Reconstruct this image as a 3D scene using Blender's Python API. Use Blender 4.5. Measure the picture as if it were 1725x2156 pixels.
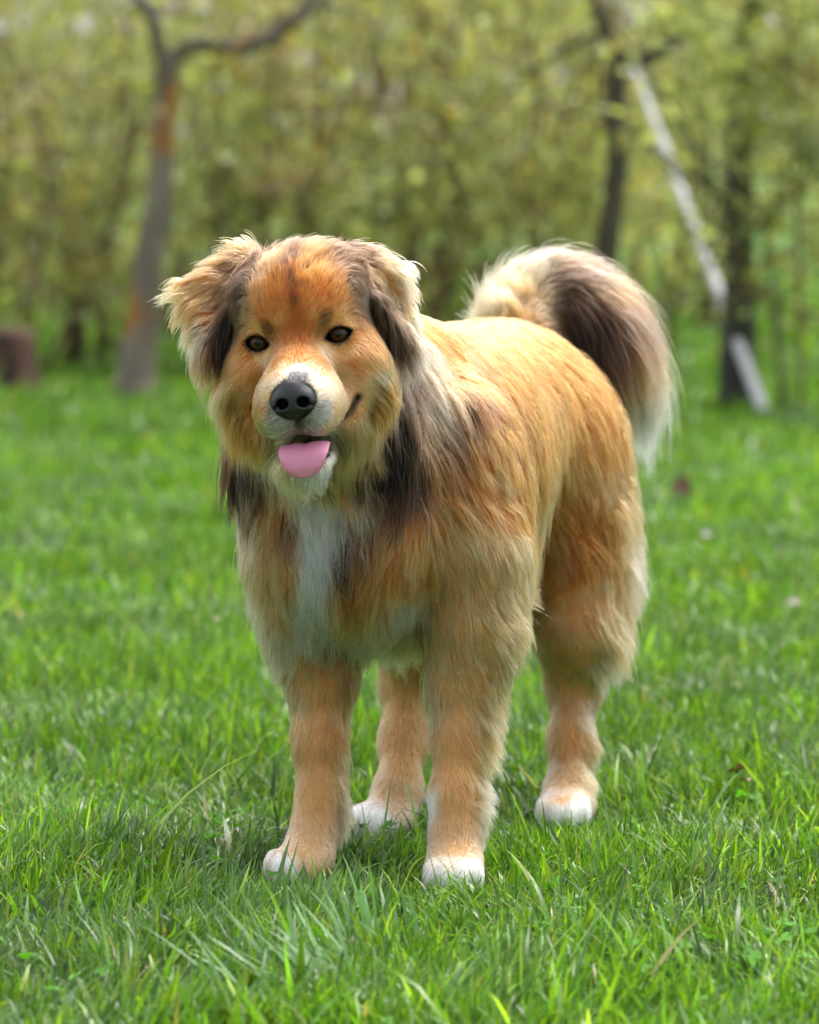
import bpy, math
import numpy as np
from mathutils import Vector, kdtree

R = math.radians
for o in list(bpy.data.objects):
    bpy.data.objects.remove(o)
scene = bpy.context.scene
COL = scene.collection

# ------------------------------------------------------------------ camera
F_PX, CX, CY, HORIZON, CAM_Z = 9900.0, 862.5, 1078.0, 303.0, 0.95    # photograph measured at 1725 x 2156
PITCH = math.atan((CY - HORIZON) / F_PX)
cam_data = bpy.data.cameras.new('camera')
cam = bpy.data.objects.new('camera', cam_data)
COL.objects.link(cam)
cam.location = (0, 0, CAM_Z)
cam.rotation_euler = (math.pi / 2 - PITCH, 0, 0)
cam_data.sensor_fit = 'HORIZONTAL'
cam_data.sensor_width = 36.0
cam_data.lens = 36.0 * F_PX / 1725.0
cam_data.clip_start = 0.1
cam_data.clip_end = 2000
cam_data.dof.use_dof = True
cam_data.dof.focus_distance = 5.95
cam_data.dof.aperture_fstop = 6.2
scene.camera = cam

# ------------------------------------------------------------------ world and sun
SUN_EL, SUN_AZ = R(66), R(32)          # azimuth measured from +Y (behind the dog) towards +X
world = bpy.data.worlds.new('World')
scene.world = world
world.use_nodes = True
wn, wl = world.node_tree.nodes, world.node_tree.links
wn.clear()
sky = wn.new('ShaderNodeTexSky')
sky.sky_type = 'NISHITA'
sky.sun_disc = False
sky.sun_elevation = SUN_EL
sky.sun_rotation = SUN_AZ
sky.air_density = 1.0
sky.dust_density = 4.0
hsv = wn.new('ShaderNodeHueSaturation')      # thin white cloud over the whole sky
hsv.inputs['Saturation'].default_value = 0.35
bg = wn.new('ShaderNodeBackground')
bg.inputs['Strength'].default_value = 0.15
wo = wn.new('ShaderNodeOutputWorld')
wl.new(sky.outputs[0], hsv.inputs['Color'])
wl.new(hsv.outputs[0], bg.inputs['Color'])
wl.new(bg.outputs[0], wo.inputs['Surface'])
sun_data = bpy.data.lights.new('sun', 'SUN')
sun_data.energy = 1.25
sun_data.angle = R(35)
sun_data.color = (1.0, 0.95, 0.87)
sun = bpy.data.objects.new('sun', sun_data)
COL.objects.link(sun)
sd = Vector((math.sin(SUN_AZ) * math.cos(SUN_EL), math.cos(SUN_AZ) * math.cos(SUN_EL), math.sin(SUN_EL)))
sun.rotation_euler = sd.to_track_quat('Z', 'Y').to_euler()
sun.location = (3, 10, 12)
scene.view_settings.view_transform = 'Standard'
scene.view_settings.look = 'None'
scene.view_settings.gamma = 1.0
scene.view_settings.use_curve_mapping = False
scene.view_settings.exposure = 1.42
scene.render.engine = 'CYCLES'
scene.cycles.use_denoising = True
scene.cycles.max_bounces = 8
scene.cycles.diffuse_bounces = 4
scene.cycles.glossy_bounces = 4
scene.cycles.transmission_bounces = 6
scene.cycles.transparent_max_bounces = 8
scene.cycles.caustics_reflective = False
scene.cycles.caustics_refractive = False
scene.cycles_curves.shape = 'RIBBONS'
scene.cycles_curves.subdivisions = 2

# ------------------------------------------------------------------ helpers
SP, CP = math.sin(PITCH), math.cos(PITCH)


def P(px, py, Y):
    """the point at depth Y on the sight line through photograph pixel (px, py)"""
    a, b = (px - CX) / F_PX, -(py - CY) / F_PX
    d = np.array([a, CP + b * SP, -SP + b * CP])
    d *= Y / d[1]
    return np.array([d[0], Y, CAM_Z + d[2]])


def G(px, py, z=0.0):
    """the point of the ground under photograph pixel (px, py)"""
    a, b = (px - CX) / F_PX, -(py - CY) / F_PX
    d = np.array([a, CP + b * SP, -SP + b * CP])
    d *= (z - CAM_Z) / d[2]
    return np.array([d[0], d[1], z])


def project(p):
    q = p - np.array([0, 0, CAM_Z])
    w = q[:, 1] * CP - q[:, 2] * SP
    v = q[:, 1] * SP + q[:, 2] * CP
    return CX + F_PX * q[:, 0] / w, CY - F_PX * v / w


def tag(o, label=None, cat=None, group=None, kind=None):
    for k, v in (('label', label), ('category', cat), ('group', group), ('kind', kind)):
        if v:
            o[k] = v
    return o


def empty(name, loc, label=None, cat=None, group=None):
    o = bpy.data.objects.new(name, None)
    COL.objects.link(o)
    o.location = tuple(loc)
    o.empty_display_size = 0.1
    return tag(o, label, cat, group)


def put(o, parent):
    """parent without moving: part meshes are written in world coordinates"""
    if parent is not None:
        o.parent = parent
        o.matrix_parent_inverse = PARENT_INV(parent)
    return o


def PARENT_INV(parent):
    from mathutils import Matrix
    return Matrix.Translation(-Vector(parent.location))


def mesh_obj(name, verts, faces, mat, parent=None, col=None, smooth=True):
    """faces: (n,3) or (n,4) int array, or a list of such arrays"""
    me = bpy.data.meshes.new(name)
    verts = np.asarray(verts, dtype=np.float32)
    if not isinstance(faces, list):
        faces = [faces]
    faces = [np.asarray(f, dtype=np.int32) for f in faces if len(f)]
    loops = np.concatenate([f.ravel() for f in faces])
    sizes = np.concatenate([np.full(len(f), f.shape[1], dtype=np.int32) for f in faces])
    starts = np.concatenate([[0], np.cumsum(sizes)[:-1]]).astype(np.int32)
    me.vertices.add(len(verts))
    me.vertices.foreach_set('co', verts.ravel())
    me.loops.add(len(loops))
    me.loops.foreach_set('vertex_index', loops)
    me.polygons.add(len(sizes))
    me.polygons.foreach_set('loop_start', starts)
    me.update(calc_edges=True)
    me.validate()
    if smooth:
        me.polygons.foreach_set('use_smooth', np.ones(len(me.polygons), dtype=bool))
    if col is not None:
        at = me.color_attributes.new('col', 'FLOAT_COLOR', 'POINT')
        c = np.ones((len(verts), 4), dtype=np.float32)
        c[:, :3] = col
        at.data.foreach_set('color', c.ravel())
    me.materials.append(mat)
    o = bpy.data.objects.new(name, me)
    COL.objects.link(o)
    return put(o, parent)


def new_mat(name):
    m = bpy.data.materials.new(name)
    m.use_nodes = True
    nt = m.node_tree
    nt.nodes.clear()
    out = nt.nodes.new('ShaderNodeOutputMaterial')
    return m, nt.nodes, nt.links, out


def attr_mat(name, rough=0.6, spec=0.3, translucent=0.0, noise=None, tcol=None, gain=1.0):
    """base colour from the mesh's own colour attribute, an optional share of light passing through, fine relief"""
    m, n, l, out = new_mat(name)
    a = n.new('ShaderNodeAttribute')
    a.attribute_name = 'col'
    p = n.new('ShaderNodeBsdfPrincipled')
    p.inputs['Roughness'].default_value = rough
    p.inputs['Specular IOR Level'].default_value = spec
    src = a.outputs['Color']
    if noise:
        t = n.new('ShaderNodeTexNoise')
        t.inputs['Scale'].default_value = noise
        t.inputs['Detail'].default_value = 6
        mx = n.new('ShaderNodeMix')
        mx.data_type = 'RGBA'
        mx.blend_type = 'OVERLAY'
        mx.inputs[0].default_value = 0.6
        l.new(src, mx.inputs[6])
        l.new(t.outputs['Color'], mx.inputs[7])
        src = mx.outputs[2]
        b = n.new('ShaderNodeBump')
        b.inputs['Strength'].default_value = 0.6
        b.inputs['Distance'].default_value = 0.02
        l.new(t.outputs['Fac'], b.inputs['Height'])
        l.new(b.outputs[0], p.inputs['Normal'])
    l.new(src, p.inputs['Base Color'])
    if translucent:
        tr = n.new('ShaderNodeBsdfTranslucent')
        g = n.new('ShaderNodeMix')
        g.data_type = 'RGBA'
        g.blend_type = 'MULTIPLY'
        g.inputs[0].default_value = 1.0
        g.inputs[7].default_value = tcol or (1.15, 1.25, 0.6, 1)
        l.new(a.outputs['Color'], g.inputs[6])
        l.new(g.outputs[2], tr.inputs['Color'])
        ms = n.new('ShaderNodeMixShader')
        ms.inputs[0].default_value = translucent
        l.new(p.outputs[0], ms.inputs[1])
        l.new(tr.outputs[0], ms.inputs[2])
        l.new(ms.outputs[0], out.inputs['Surface'])
    else:
        l.new(p.outputs[0], out.inputs['Surface'])
    return m


_lat = np.random.default_rng(77).random((64, 64, 64)).astype(np.float32)


def vnoise(p, scale, seed=0):
    """smooth value noise in 0..1 at points p (n,3); scale in cells per metre"""
    q = np.asarray(p) * scale + seed * 17.31 + 1000.0
    i = np.floor(q).astype(np.int64)
    f = (q - i).astype(np.float32)
    f = f * f * (3 - 2 * f)
    i0, i1 = i & 63, (i + 1) & 63
    x0, y0, z0 = i0.T
    x1, y1, z1 = i1.T
    fx, fy, fz = f.T
    c00 = _lat[x0, y0, z0] * (1 - fx) + _lat[x1, y0, z0] * fx
    c10 = _lat[x0, y1, z0] * (1 - fx) + _lat[x1, y1, z0] * fx
    c01 = _lat[x0, y0, z1] * (1 - fx) + _lat[x1, y0, z1] * fx
    c11 = _lat[x0, y1, z1] * (1 - fx) + _lat[x1, y1, z1] * fx
    return (c00 * (1 - fy) + c10 * fy) * (1 - fz) + (c01 * (1 - fy) + c11 * fy) * fz


def unit(v):
    v = np.asarray(v, dtype=np.float64)
    return v / (np.linalg.norm(v, axis=-1, keepdims=True) + 1e-12)


def tube(path, radii, seg=10, rough=0.0, rng=None, cap=True):
    """verts and quads of a tube along a list of points"""
    path = np.asarray(path, float)
    n = len(path)
    t = unit(np.gradient(path, axis=0))
    ref = np.array([0.0, 1.0, 0.0]) if abs(t[0][1]) < 0.8 else np.array([1.0, 0, 0])
    a = unit(np.cross(t, ref))
    b = np.cross(t, a)
    ang = np.linspace(0, 2 * math.pi, seg, endpoint=False)
    ring = np.cos(ang)[None, :, None] * a[:, None, :] + np.sin(ang)[None, :, None] * b[:, None, :]
    rad = np.asarray(radii, float)[:, None] * np.ones((1, seg))
    if rough and rng is not None:
        rad = rad * (1 + rough * (rng.random((n, seg)) - 0.5))
    v = (path[:, None, :] + ring * rad[:, :, None]).reshape(-1, 3)
    i = np.arange(n - 1)[:, None] * seg
    j = np.arange(seg)[None, :]
    k = (j + 1) % seg
    f = np.stack([i + j, i + k, i + seg + k, i + seg + j], -1).reshape(-1, 4)
    fs = [f]
    if cap:
        v = np.vstack([v, path[0], path[-1]])
        m = len(v)
        js = np.arange(seg)
        fs.append(np.stack([np.full(seg, m - 2), (js + 1) % seg, js], -1))
        o = (n - 1) * seg
        fs.append(np.stack([np.full(seg, m - 1), o + js, o + (js + 1) % seg], -1))
    return v, fs


def merge(parts):
    """join several (verts, [faces]) into one pair"""
    V, F4, F3, off = [], [], [], 0
    for v, fs in parts:
        V.append(v)
        for f in fs:
            (F4 if f.shape[1] == 4 else F3).append(f + off)
        off += len(v)
    fs = []
    if F4:
        fs.append(np.concatenate(F4))
    if F3:
        fs.append(np.concatenate(F3))
    return np.concatenate(V), fs


def resample(path, n):
    """smooth (Catmull-Rom) resampling of a polyline whose rows may carry a radius as a fourth column"""
    p = np.asarray(path, float)
    p = np.vstack([2 * p[0] - p[1], p, 2 * p[-1] - p[-2]])
    m = len(p) - 3
    u = np.linspace(0, m - 1e-6, n)
    i = u.astype(int)
    t = (u - i)[:, None]
    a, b, c, d = p[i], p[i + 1], p[i + 2], p[i + 3]
    return 0.5 * (2 * b + (c - a) * t + (2 * a - 5 * b + 4 * c - d) * t ** 2 + (3 * b - a - 3 * c + d) * t ** 3)

# ------------------------------------------------------------------ ground
rng0 = np.random.default_rng(11)


def build_ground():
    xs = np.concatenate([np.linspace(-300, -12, 25), np.linspace(-10, 10, 41), np.linspace(12, 300, 25)])
    ys = np.concatenate([np.linspace(-60, 2, 12), np.linspace(3, 60, 115), np.linspace(65, 600, 30)])
    gx, gy = np.meshgrid(xs, ys, indexing='ij')
    v = np.stack([gx, gy, np.zeros_like(gx)], -1).reshape(-1, 3)
    ny = len(ys)
    i = np.arange(len(xs) - 1)[:, None] * ny
    j = np.arange(ny - 1)[None, :]
    q = np.stack([i + j, i + ny + j, i + ny + j + 1, i + j + 1], -1).reshape(-1, 4)
    m, n, l, out = new_mat('turf_soil')
    p = n.new('ShaderNodeBsdfPrincipled')
    p.inputs['Roughness'].default_value = 0.95
    p.inputs['Specular IOR Level'].default_value = 0.1
    tc = n.new('ShaderNodeTexCoord')
    t = n.new('ShaderNodeTexNoise')
    t.inputs['Scale'].default_value = 2.2
    t.inputs['Detail'].default_value = 9
    t.inputs['Roughness'].default_value = 0.7
    cr = n.new('ShaderNodeValToRGB')
    cr.color_ramp.elements[0].position = 0.3
    cr.color_ramp.elements[0].color = (0.030, 0.075, 0.010, 1)
    cr.color_ramp.elements[1].position = 0.7
    cr.color_ramp.elements[1].color = (0.075, 0.160, 0.022, 1)
    l.new(tc.outputs['Object'], t.inputs['Vector'])
    l.new(t.outputs['Fac'], cr.inputs['Fac'])
    l.new(cr.outputs['Color'], p.inputs['Base Color'])
    l.new(p.outputs[0], out.inputs['Surface'])
    g = mesh_obj('ground', v, q, m, smooth=False)
    g['kind'] = 'structure'
    return g


build_ground()

PAWS = [tuple(P(634, 1838, 6.01)[:2]), tuple(P(956, 1845, 5.95)[:2]), tuple(P(1188, 1712, 6.52)[:2]), tuple(P(793, 1738, 6.40)[:2])]


def blades(x, y, h, w, az, bend, lean, col, nseg, rng, fold=0.0):
    """flat curved grass blades as one mesh; per-blade arrays"""
    n = len(x)
    t = np.linspace(0, 1, nseg + 1)
    ca, sa = np.cos(az), np.sin(az)
    # a blade bends in the direction az; angle from vertical grows along it
    ang = lean[:, None] + bend[:, None] * t[None, :] ** 1.3
    ds = (h / nseg)[:, None]
    hor = np.concatenate([np.zeros((n, 1)), np.cumsum(np.sin(ang[:, 1:]) * ds, 1)], 1)
    ver = np.concatenate([np.zeros((n, 1)), np.cumsum(np.cos(ang[:, 1:]) * ds, 1)], 1)
    tw = rng.normal(0, 0.5, n)
    wx, wy = -np.sin(az + tw), np.cos(az + tw)
    wid = w[:, None] * np.clip(1.15 - t[None, :] ** 1.8 * 1.15, 0.0, 1) * 0.5
    cx = x[:, None] + hor * ca[:, None]
    cy = y[:, None] + hor * sa[:, None]
    cz = np.maximum(ver - 0.004, 0.002 * t[None, :])
    left = np.stack([cx - wx[:, None] * wid, cy - wy[:, None] * wid, cz], -1)
    right = np.stack([cx + wx[:, None] * wid, cy + wy[:, None] * wid, cz], -1)
    tip = np.stack([cx[:, -1], cy[:, -1], cz[:, -1]], -1)[:, None]
    V = np.concatenate([left[:, :-1], right[:, :-1], tip], 1)          # n, 2*nseg+1
    per = 2 * nseg + 1
    base = (np.arange(n) * per)[:, None]
    k = np.arange(nseg - 1)[None, :]
    quad = np.stack([base + k, base + nseg + k, base + nseg + k + 1, base + k + 1], -1).reshape(-1, 4)
    tri = np.stack([base[:, 0] + nseg - 1, base[:, 0] + 2 * nseg - 1, base[:, 0] + 2 * nseg], -1)
    c = np.repeat(col[:, None, :], per, 1)
    return V.reshape(-1, 3), [quad, tri], c.reshape(-1, 3)


GREENS = np.array([(0.068, 0.160, 0.015), (0.104, 0.214, 0.022), (0.160, 0.272, 0.030), (0.044, 0.112, 0.018), (0.235, 0.335, 0.036), (0.092, 0.176, 0.066)])


def grass_colour(x, y, rng, n):
    p = np.stack([x, y, np.zeros(n)], -1)
    a = vnoise(p, 3.0, 51)[:, None]
    b = vnoise(p, 9.0, 52)[:, None]
    k = rng.choice(6, n, p=[0.26, 0.28, 0.18, 0.12, 0.06, 0.10])
    c = GREENS[k]
    c = c * (0.62 + 0.55 * a + 0.30 * b) * np.exp(rng.normal(0, 0.32, n))[:, None]
    dry = rng.random(n) < 0.012
    c[dry] = np.array((0.36, 0.30, 0.13)) * (0.7 + 0.5 * rng.random((dry.sum(), 1)))
    return c


grass_mat = attr_mat('grass_blade', rough=0.32, spec=0.6, translucent=0.42, tcol=(1.25, 1.35, 0.45, 1))


def build_grass():
    rng = np.random.default_rng(21)
    parts, cols = [], []

    def zone(y0, y1, margin, dens, hm, hs, wm, nseg, flop, inner=None):
        area = (y1 - y0) * (2 * 0.0875 * (y0 + y1) / 2 + 2 * margin)
        n = int(area * dens)
        y = y0 + (y1 - y0) * rng.random(n)
        half = 0.0875 * y + margin
        x = (rng.random(n) * 2 - 1) * half
        p = np.stack([x, y, np.zeros(n)], -1)
        keepn = 0.35 + 0.65 * (vnoise(p, 11, 61) > 0.30)
        keep = rng.random(n) < keepn
        if inner is not None:
            keep &= np.abs(x) > 0.0875 * y + inner
        for px, py in PAWS:
            keep &= (x - px) ** 2 + (y - py) ** 2 > 0.046 ** 2
        x, y = x[keep], y[keep]
        p = p[keep]
        n = len(x)
        tall = vnoise(p, 5, 62)
        h = hm * np.exp(rng.normal(0, 0.32, n)) * (0.65 + 0.75 * tall)
        h *= 1 - 0.35 * (rng.random(n) < 0.3)
        for px, py in PAWS:                       # trodden round the paws
            h *= 0.55 + 0.45 * np.clip((np.hypot(x - px, y - py + 0.03) - 0.06) / 0.10, 0, 1)
        w = wm * np.exp(rng.normal(0, 0.35, n))
        az = 2 * math.pi * vnoise(p, 4, 63) * 1.6 + rng.normal(0, 1.3, n)
        lean = np.abs(rng.normal(0.18, 0.25, n))
        bend = np.abs(rng.normal(0.55, 0.5, n)) * flop
        big = rng.random(n) < (0.06 if y1 < 7.5 else 0.015)                # broad arching blades of coarser grass
        h[big] *= 1.65
        w[big] *= 1.7
        lean[big] += 0.35
        lay = rng.random(n) < 0.13
        lean[lay] += 0.75
        v, f, c = blades(x, y, h, w, az, bend, lean, grass_colour(x, y, rng, n), nseg, rng)
        parts.append((v, f))
        cols.append(c)
        return n

    tot = zone(4.2, 5.0, 0.45, 9000, 0.044, 0, 0.0034, 3, 1.0)
    tot += zone(5.0, 6.9, 0.30, 34000, 0.040, 0, 0.0034, 4, 1.0)
    tot += zone(6.9, 9.5, 0.35, 16000, 0.042, 0, 0.0037, 3, 1.0)
    tot += zone(9.5, 14, 0.4, 6500, 0.046, 0, 0.0058, 2, 1.0)
    tot += zone(14, 20, 0.8, 3000, 0.050, 0, 0.0095, 2, 1.0)
    tot += zone(5.0, 9.5, 2.2, 6000, 0.044, 0, 0.0050, 2, 1.0, 0.28)       # thinner cover beside the strip in view
    tot += zone(9.5, 20, 3.5, 1500, 0.048, 0, 0.0090, 2, 1.0, 0.35)
    tot += zone(20, 34, 2.5, 600, 0.070, 0, 0.018, 2, 1.0)
    v, f = merge(parts)
    o = mesh_obj('lawn_grass', v, f, grass_mat, None, np.concatenate(cols))
    tag(o, 'thick green lawn grass covering the ground round the dog', 'grass', kind='stuff')
    print('grass blades', tot, 'tris', sum(len(q) * (q.shape[1] - 2) for q in f))


def build_tuft(name, px, py, n, hm, wm, az, spread, lean, label, colour, seed, rad=0.03):
    rng = np.random.default_rng(seed)
    c = G(px, py)
    x = c[0] + rng.normal(0, rad, n)
    y = c[1] + rng.normal(0, rad, n)
    h = hm * (0.55 + 0.55 * rng.random(n))
    w = wm * (0.7 + 0.6 * rng.random(n))
    a = az + rng.normal(0, spread, n)
    le = np.abs(rng.normal(lean, 0.22, n))
    be = np.abs(rng.normal(0.35, 0.25, n))
    col = np.array(colour)[None] * np.exp(rng.normal(0, 0.2, n))[:, None] * np.ones((n, 3))
    root = empty(name, (c[0], c[1], 0), label, 'grass')
    v, f, cc = blades(x, y, h, w, a, be, le, col, 6, rng)
    o = mesh_obj('blades', v, f, grass_mat, root, cc)
    o['kind'] = 'stuff'
    return root


CLOVER = attr_mat('clover_leaf', rough=0.65, spec=0.25, translucent=0.35, tcol=(1.2, 1.3, 0.5, 1))


def build_clover():
    """small round three-part leaves between the grass"""
    rng = np.random.default_rng(31)
    V, Q, C = [], [], []
    spots = [(1520, 1950, 0.16, 130), (1850, 1700, 0.1, 30), (1380, 2010, 0.12, 70), (520, 1790, 0.10, 40), (330, 1880, 0.14, 40), (900, 1790, 0.08, 30), (1600, 2050, 0.15, 60), (120, 2050, 0.1, 20)]
    ang = np.linspace(0, 2 * math.pi, 9)[:-1]
    off = 0
    for px, py, rad, n in spots:
        c = G(px, py)
        for _ in range(n):
            x, y = c[0] + rng.normal(0, rad), c[1] + rng.normal(0, rad * 1.3)
            z = 0.014 + 0.020 * rng.random()
            a0 = rng.random() * 6.28
            size = 0.0035 + 0.003 * rng.random()
            tint = np.array((0.10, 0.27, 0.03)) * math.exp(rng.normal(0, 0.25))
            tilt = rng.normal(0, 0.35, 2)
            for k in range(3):
                a = a0 + k * 2.094
                d = np.array([math.cos(a), math.sin(a)])
                e = np.array([-d[1], d[0]])
                r = size * (1 + 0.12 * np.cos(2 * ang))
                pts = d[None] * (size * 0.95 + np.cos(ang)[:, None] * r[:, None]) + e[None] * (np.sin(ang)[:, None] * r[:, None] * 0.95)
                zz = z + pts @ tilt + 0.15 * np.abs(pts @ e)
                V.append(np.concatenate([np.column_stack([x + pts[:, 0], y + pts[:, 1], zz]), [[x + d[0] * size, y + d[1] * size, z + (d * size) @ tilt - 0.0008]]]))
                js = np.arange(8)
                Q.append(np.stack([np.full(8, off + 8), off + js, off + (js + 1) % 8], -1))
                C.append(np.tile(tint, (9, 1)))
                off += 9
    o = mesh_obj('clover', np.concatenate(V), np.concatenate(Q), CLOVER, None, np.concatenate(C))
    tag(o, 'low round clover leaves growing between the grass blades', 'clover', kind='stuff')


def build_fallen_leaf(px, py, size, colour, label, seed, cat='leaf'):
    rng = np.random.default_rng(seed)
    c = G(px, py)
    c[2] = 0.045
    n = 9
    t = np.linspace(0, 1, n)
    half = size * 0.32 * np.sin(math.pi * t ** 0.8) * (1 + 0.2 * (rng.random(n) - 0.5)) + 0.0004
    curl = size * 0.22 * np.sin(t * 3.2 + rng.random())
    a, roll = rng.random() * 6.28, rng.normal(0, 0.5)
    d = np.array([math.cos(a), math.sin(a), 0.25])
    e = np.array([-math.sin(a) * math.cos(roll), math.cos(a) * math.cos(roll), math.sin(roll)])
    mid = c + (t[:, None] - 0.5) * size * d + np.array([0, 0, 1]) * curl[:, None]
    up = np.array([0, 0, size * 0.10])
    th = np.array([0, 0, 0.0005])
    rows = [mid - e * half[:, None] + up, mid, mid + e * half[:, None] + up]
    V = np.concatenate(rows + [r - th for r in rows])
    k = np.arange(n - 1)
    Q = []
    for o in (0, 3 * n):
        for s in (0, 1):
            q = np.stack([o + s * n + k, o + s * n + k + 1, o + (s + 1) * n + k + 1, o + (s + 1) * n + k], -1)
            Q.append(q if o == 0 else q[:, ::-1])
    o = mesh_obj('fallen_leaf', V, np.concatenate(Q), attr_mat('dry_leaf_%d' % seed, 0.6, 0.3, 0.2, tcol=(1.1, 0.9, 0.6, 1)), None, np.array(colour)[None] * np.ones((len(V), 3)))
    tag(o, label, cat, 'dead leaves lying in the lawn')


# ------------------------------------------------------------------ trees, shrubs and the pole behind
def bark_mat(name, c0, c1, c2, scale=14):
    m, n, l, out = new_mat(name)
    tc = n.new('ShaderNodeTexCoord')
    mp = n.new('ShaderNodeMapping')
    mp.inputs['Scale'].default_value = (1, 1, 0.25)
    t = n.new('ShaderNodeTexNoise')
    t.inputs['Scale'].default_value = scale
    t.inputs['Detail'].default_value = 8
    t2 = n.new('ShaderNodeTexNoise')
    t2.inputs['Scale'].default_value = 3.0
    cr = n.new('ShaderNodeValToRGB')
    cr.color_ramp.elements[0].position, cr.color_ramp.elements[1].position = 0.35, 0.65
    cr.color_ramp.elements[0].color = (*c0, 1)
    cr.color_ramp.elements[1].color = (*c1, 1)
    mx = n.new('ShaderNodeMix')
    mx.data_type = 'RGBA'
    cr2 = n.new('ShaderNodeValToRGB')
    cr2.color_ramp.elements[0].position, cr2.color_ramp.elements[1].position = 0.56, 0.66
    mx.inputs[7].default_value = (*c2, 1)                       # rusty lichen patches
    b = n.new('ShaderNodeBump')
    b.inputs['Strength'].default_value = 0.8
    b.inputs['Distance'].default_value = 0.02
    p = n.new('ShaderNodeBsdfPrincipled')
    p.inputs['Roughness'].default_value = 0.9
    l.new(tc.outputs['Object'], mp.inputs[0])
    l.new(mp.outputs[0], t.inputs['Vector'])
    l.new(tc.outputs['Object'], t2.inputs['Vector'])
    l.new(t.outputs['Fac'], cr.inputs['Fac'])
    l.new(t2.outputs['Fac'], cr2.inputs['Fac'])
    l.new(cr2.outputs['Color'], mx.inputs[0])
    l.new(cr.outputs['Color'], mx.inputs[6])
    l.new(mx.outputs[2], p.inputs['Base Color'])
    l.new(t.outputs['Fac'], b.inputs['Height'])
    l.new(b.outputs[0], p.inputs['Normal'])
    l.new(p.outputs[0], out.inputs['Surface'])
    return m


BARK = bark_mat('bark', (0.100, 0.078, 0.058), (0.240, 0.190, 0.145), (0.32, 0.13, 0.03))
BARK_DARK = bark_mat('bark_dark', (0.030, 0.026, 0.024), (0.085, 0.075, 0.065), (0.06, 0.06, 0.03))
BARK_WARM = bark_mat('bark_warm', (0.045, 0.036, 0.022), (0.110, 0.088, 0.055), (0.20, 0.10, 0.035))
TWIG = bark_mat('twig', (0.110, 0.075, 0.042), (0.240, 0.170, 0.100), (0.18, 0.085, 0.02), 9)
LEAF = attr_mat('leaf', rough=0.5, spec=0.35, translucent=0.45, tcol=(1.2, 1.2, 0.5, 1))


def leaf_cloud(cent, size, col, rng):
    """folded leaves: two triangles each side of the rib; arrays of centres, lengths, colours"""
    n = len(cent)
    d = unit(rng.normal(0, 1, (n, 3)) + np.array([0, 0, -0.2]))
    e = unit(np.cross(d, rng.normal(0, 1, (n, 3))))
    u = np.cross(d, e)
    s = size[:, None]
    a = cent - d * s * 0.5
    b = cent + d * s * 0.5
    l = cent + e * s * 0.30 + u * s * 0.10
    r = cent - e * s * 0.30 + u * s * 0.10
    V = np.stack([a, l, b, r], 1).reshape(-1, 3)
    i = (np.arange(n) * 4)[:, None]
    F = np.concatenate([i + np.array([[0, 2, 1]]), i + np.array([[0, 3, 2]])])
    return V, F, np.repeat(col, 4, 0)


LEAF_COL = np.array([(0.340, 0.365, 0.155), (0.410, 0.445, 0.205), (0.280, 0.300, 0.120), (0.370, 0.320, 0.155), (0.330, 0.235, 0.125), (0.450, 0.490, 0.260)])


def clumped(rng, n, centre, radii, nclump, spread):
    """leaf centres gathered into clumps spread through an ellipsoid"""
    q = unit(rng.normal(0, 1, (nclump, 3))) * rng.random((nclump, 1)) ** 0.38
    cc = centre + q * radii
    k = rng.integers(0, nclump, n)
    size = spread * (0.5 + rng.random(nclump))
    p = cc[k] + rng.normal(0, 1, (n, 3)) * size[k][:, None] * np.array([1, 1, 0.75])
    return p, k


def shrub(x, y, h, w, n, label, seed, tone=(0.3, 0.25, 0.2, 0.1, 0.05, 0.10), gain=1.0, low=0.12, stems=10, group=None, leaf=0.06):
    rng = np.random.default_rng(seed)
    root = empty('shrub', (x, y, 0), label, 'shrub', group)
    base = np.array([x, y, 0.0])
    parts = []
    ends = []
    for i in range(stems):
        a = rng.random() * 6.28
        r = w * 0.5 * (0.3 + 0.7 * rng.random())
        top = base + np.array([math.cos(a) * r, math.sin(a) * r * 0.7, h * (0.6 + 0.4 * rng.random())])
        b0 = base + np.array([rng.normal(0, 0.12 * w), rng.normal(0, 0.1 * w), -0.02])
        mid = (b0 + top) / 2 + rng.normal(0, 0.10 * w, 3) * np.array([1, 1, 0.3])
        pth = resample([b0, mid, top], 9)
        r0 = (0.010 + 0.016 * rng.random()) * (0.4 if stems == 1 else 1.0)
        parts.append(tube(pth, np.linspace(r0, 0.005, 9), 6))
        for _ in range(4):
            t = rng.integers(3, 8)
            d = unit(rng.normal(0, 1, 3) + np.array([0, 0, 0.3])) * (0.2 + 0.4 * rng.random()) * min(w, 1.2)
            tw = resample([pth[t], pth[t] + d * 0.5 + rng.normal(0, 0.03, 3), pth[t] + d], 5)
            parts.append(tube(tw, np.linspace(0.007, 0.003, 5), 5))
    v, f = merge(parts)
    mesh_obj('stems', v, f, TWIG, root)
    n = int(n * 1.35)
    c = base + np.array([0, 0, h * (0.5 + low * 0.5)])
    p, k = clumped(rng, n, c, np.array([w * 0.55, w * 0.45, h * (0.5 - low * 0.5)]), max(10, n // 55), 0.10)
    p = p[p[:, 2] > 0.03]
    k = k[:len(p)]
    n = len(p)
    kc = rng.choice(6, 400, p=np.array(tone) / sum(tone))
    ck = (k * 7 + seed) % 400
    col = LEAF_COL[kc[ck]] * (gain * (0.7 + 0.6 * ((k * 37 % 101) / 101.0)))[:, None] * np.exp(rng.normal(0, 0.2, n))[:, None]
    v, f, cc = leaf_cloud(p, leaf * (0.6 + 0.8 * rng.random(n)), col, rng)
    o = mesh_obj('foliage', v, f, LEAF, root, cc)
    return root


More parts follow.
